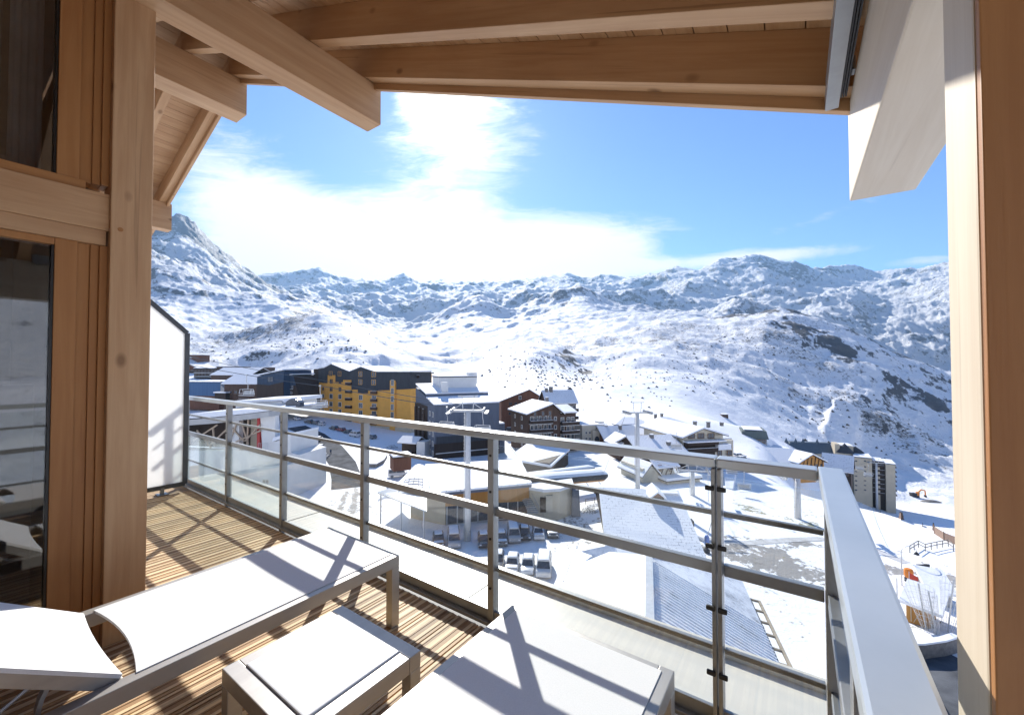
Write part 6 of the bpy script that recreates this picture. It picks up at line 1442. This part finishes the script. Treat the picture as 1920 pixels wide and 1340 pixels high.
def blob(px, py, rx, ry, rot, w):
    cx_, cy_ = ray(px, py)
    sb = N(nt,'ShaderNodeVectorMath',operation='SUBTRACT'); L(cmb.outputs[0], sb.inputs[0]); sb.inputs[1].default_value = (cx_, cy_, 0)
    mp = N(nt,'ShaderNodeMapping',vector_type='TEXTURE'); mp.inputs['Rotation'].default_value = (0,0,math.radians(rot)); mp.inputs['Scale'].default_value = (rx/F, ry/F, 1)
    L(sb.outputs[0], mp.inputs['Vector'])
    ln = N(nt,'ShaderNodeVectorMath',operation='LENGTH'); L(mp.outputs[0], ln.inputs[0])
    mr = N(nt,'ShaderNodeMapRange',interpolation_type='SMOOTHSTEP'); mr.inputs[1].default_value = 1.0; mr.inputs[2].default_value = 0.0; mr.inputs[3].default_value = 0; mr.inputs[4].default_value = w
    L(ln.outputs['Value'], mr.inputs[0])
    return mr.outputs[0]
bias = None
for bl in ((640,470,600,190,0,1.3),(1000,520,420,110,0,1.0),(450,345,330,150,-38,.75),(860,270,250,230,15,.72),(1080,450,330,95,6,1.0),(820,170,120,110,0,1.2),
           (1440,480,330,30,5,1.05),(1560,400,330,26,19,.42),(1730,488,160,18,6,.6),(1900,330,140,40,25,.3),(520,160,170,120,-40,.25)):
    o = blob(*bl); bias = o if bias is None else mth('ADD', bias, o)
def cloudnoise(sx, sy, rot, scale, det, rough=.6, dist=0):
    mp = N(nt,'ShaderNodeMapping'); mp.inputs['Rotation'].default_value=(0,0,math.radians(rot)); mp.inputs['Scale'].default_value=(sx,sy,1); L(cmb.outputs[0],mp.inputs['Vector'])
    n = N(nt,'ShaderNodeTexNoise'); n.inputs['Scale'].default_value=scale; n.inputs['Detail'].default_value=det; n.inputs['Roughness'].default_value=rough; n.inputs['Distortion'].default_value=dist
    L(mp.outputs[0],n.inputs['Vector']); return n.outputs['Fac']
n1 = cloudnoise(1,2.2,-25,2.2,9,.6,.5); n2 = cloudnoise(1,4.2,-24,5.0,10,.72,.8)
den = mth('ADD', mth('MULTIPLY_ADD', n1, .85, mth('MULTIPLY', n2, .75)), mth('MULTIPLY', bias, .72))
mr = N(nt,'ShaderNodeMapRange',interpolation_type='SMOOTHSTEP'); mr.inputs[1].default_value=.98; mr.inputs[2].default_value=1.5; L(den, mr.inputs[0])
cov = mr.outputs[0]
# clouds near the sun are lit through and much brighter
sd = (math.sin(SUN_AZ)*math.cos(SUN_EL), math.cos(SUN_AZ)*math.cos(SUN_EL), math.sin(SUN_EL))
dt = N(nt,'ShaderNodeVectorMath',operation='DOT_PRODUCT'); L(tc.outputs['Generated'], dt.inputs[0]); dt.inputs[1].default_value = sd
g1 = mth('POWER', mth('MAXIMUM', dt.outputs['Value'], 0), 14); g2 = mth('POWER', mth('MAXIMUM', dt.outputs['Value'], 0), 160)
br = mth('ADD', mth('MULTIPLY_ADD', g1, 1.6, 6.3), mth('MULTIPLY', g2, 8.0))
cc = N(nt,'ShaderNodeVectorMath',operation='SCALE'); cc.inputs[0].default_value=(.97,.985,1.0); L(br, cc.inputs['Scale'])
skt = N(nt,'ShaderNodeMix',data_type='RGBA',blend_type='MULTIPLY'); skt.inputs['Factor'].default_value=1; skt.inputs['B'].default_value=(.79,.95,1.18,1); L(sky.outputs[0], skt.inputs['A'])
mx = N(nt,'ShaderNodeMix',data_type='RGBA'); L(cov, mx.inputs['Factor']); L(skt.outputs['Result'], mx.inputs['A']); L(cc.outputs[0], mx.inputs['B'])
L(mx.outputs['Result'], bg.inputs[0])

sl_ = bpy.data.lights.new('sun','SUN'); sl_.energy = 4.9; sl_.angle = math.radians(.53); sl_.color = (1,.955,.88)
so = bpy.data.objects.new('sun', sl_); COL.objects.link(so)
so.rotation_euler = Vector(sd).to_track_quat('Z','Y').to_euler()
cam = bpy.data.cameras.new('camera'); co = bpy.data.objects.new('camera', cam); COL.objects.link(co)
cam.sensor_width = 36; cam.lens = 36*F/1920; cam.clip_start=.02; cam.clip_end=30000
co.location=(0,0,0); co.rotation_euler=(math.pi/2+TH,0,0)
S.camera = co
S.view_settings.view_transform='Standard'; S.view_settings.look='None'; S.view_settings.gamma=1; S.view_settings.exposure=.72
S.cycles.max_bounces=7; S.cycles.diffuse_bounces=4; S.cycles.glossy_bounces=3; S.cycles.transparent_max_bounces=12; S.cycles.transmission_bounces=4
S.cycles.caustics_reflective=False; S.cycles.caustics_refractive=False; S.cycles.sample_clamp_indirect=6
S.cycles.use_denoising=True

# the air of the valley
hz = MB(); hz.box(-5200,5200,-5200,5200,-420,1250)
m = bpy.data.materials.new('mountain_air'); m.use_nodes = True; nt = m.node_tree; nt.nodes.clear()
o_ = nt.nodes.new('ShaderNodeOutputMaterial'); v_ = nt.nodes.new('ShaderNodeVolumePrincipled'); v_.inputs['Density'].default_value = 7.5e-5
v_.inputs['Color'].default_value = (.38,.66,1.0,1); v_.inputs['Anisotropy'].default_value = .3; nt.links.new(v_.outputs[0], o_.inputs['Volume'])
haze = hz.build('haze', m); tag(haze, 'pale blue mountain air fading the far ridges', 'haze', kind='stuff')
S.cycles.volume_bounces = 0
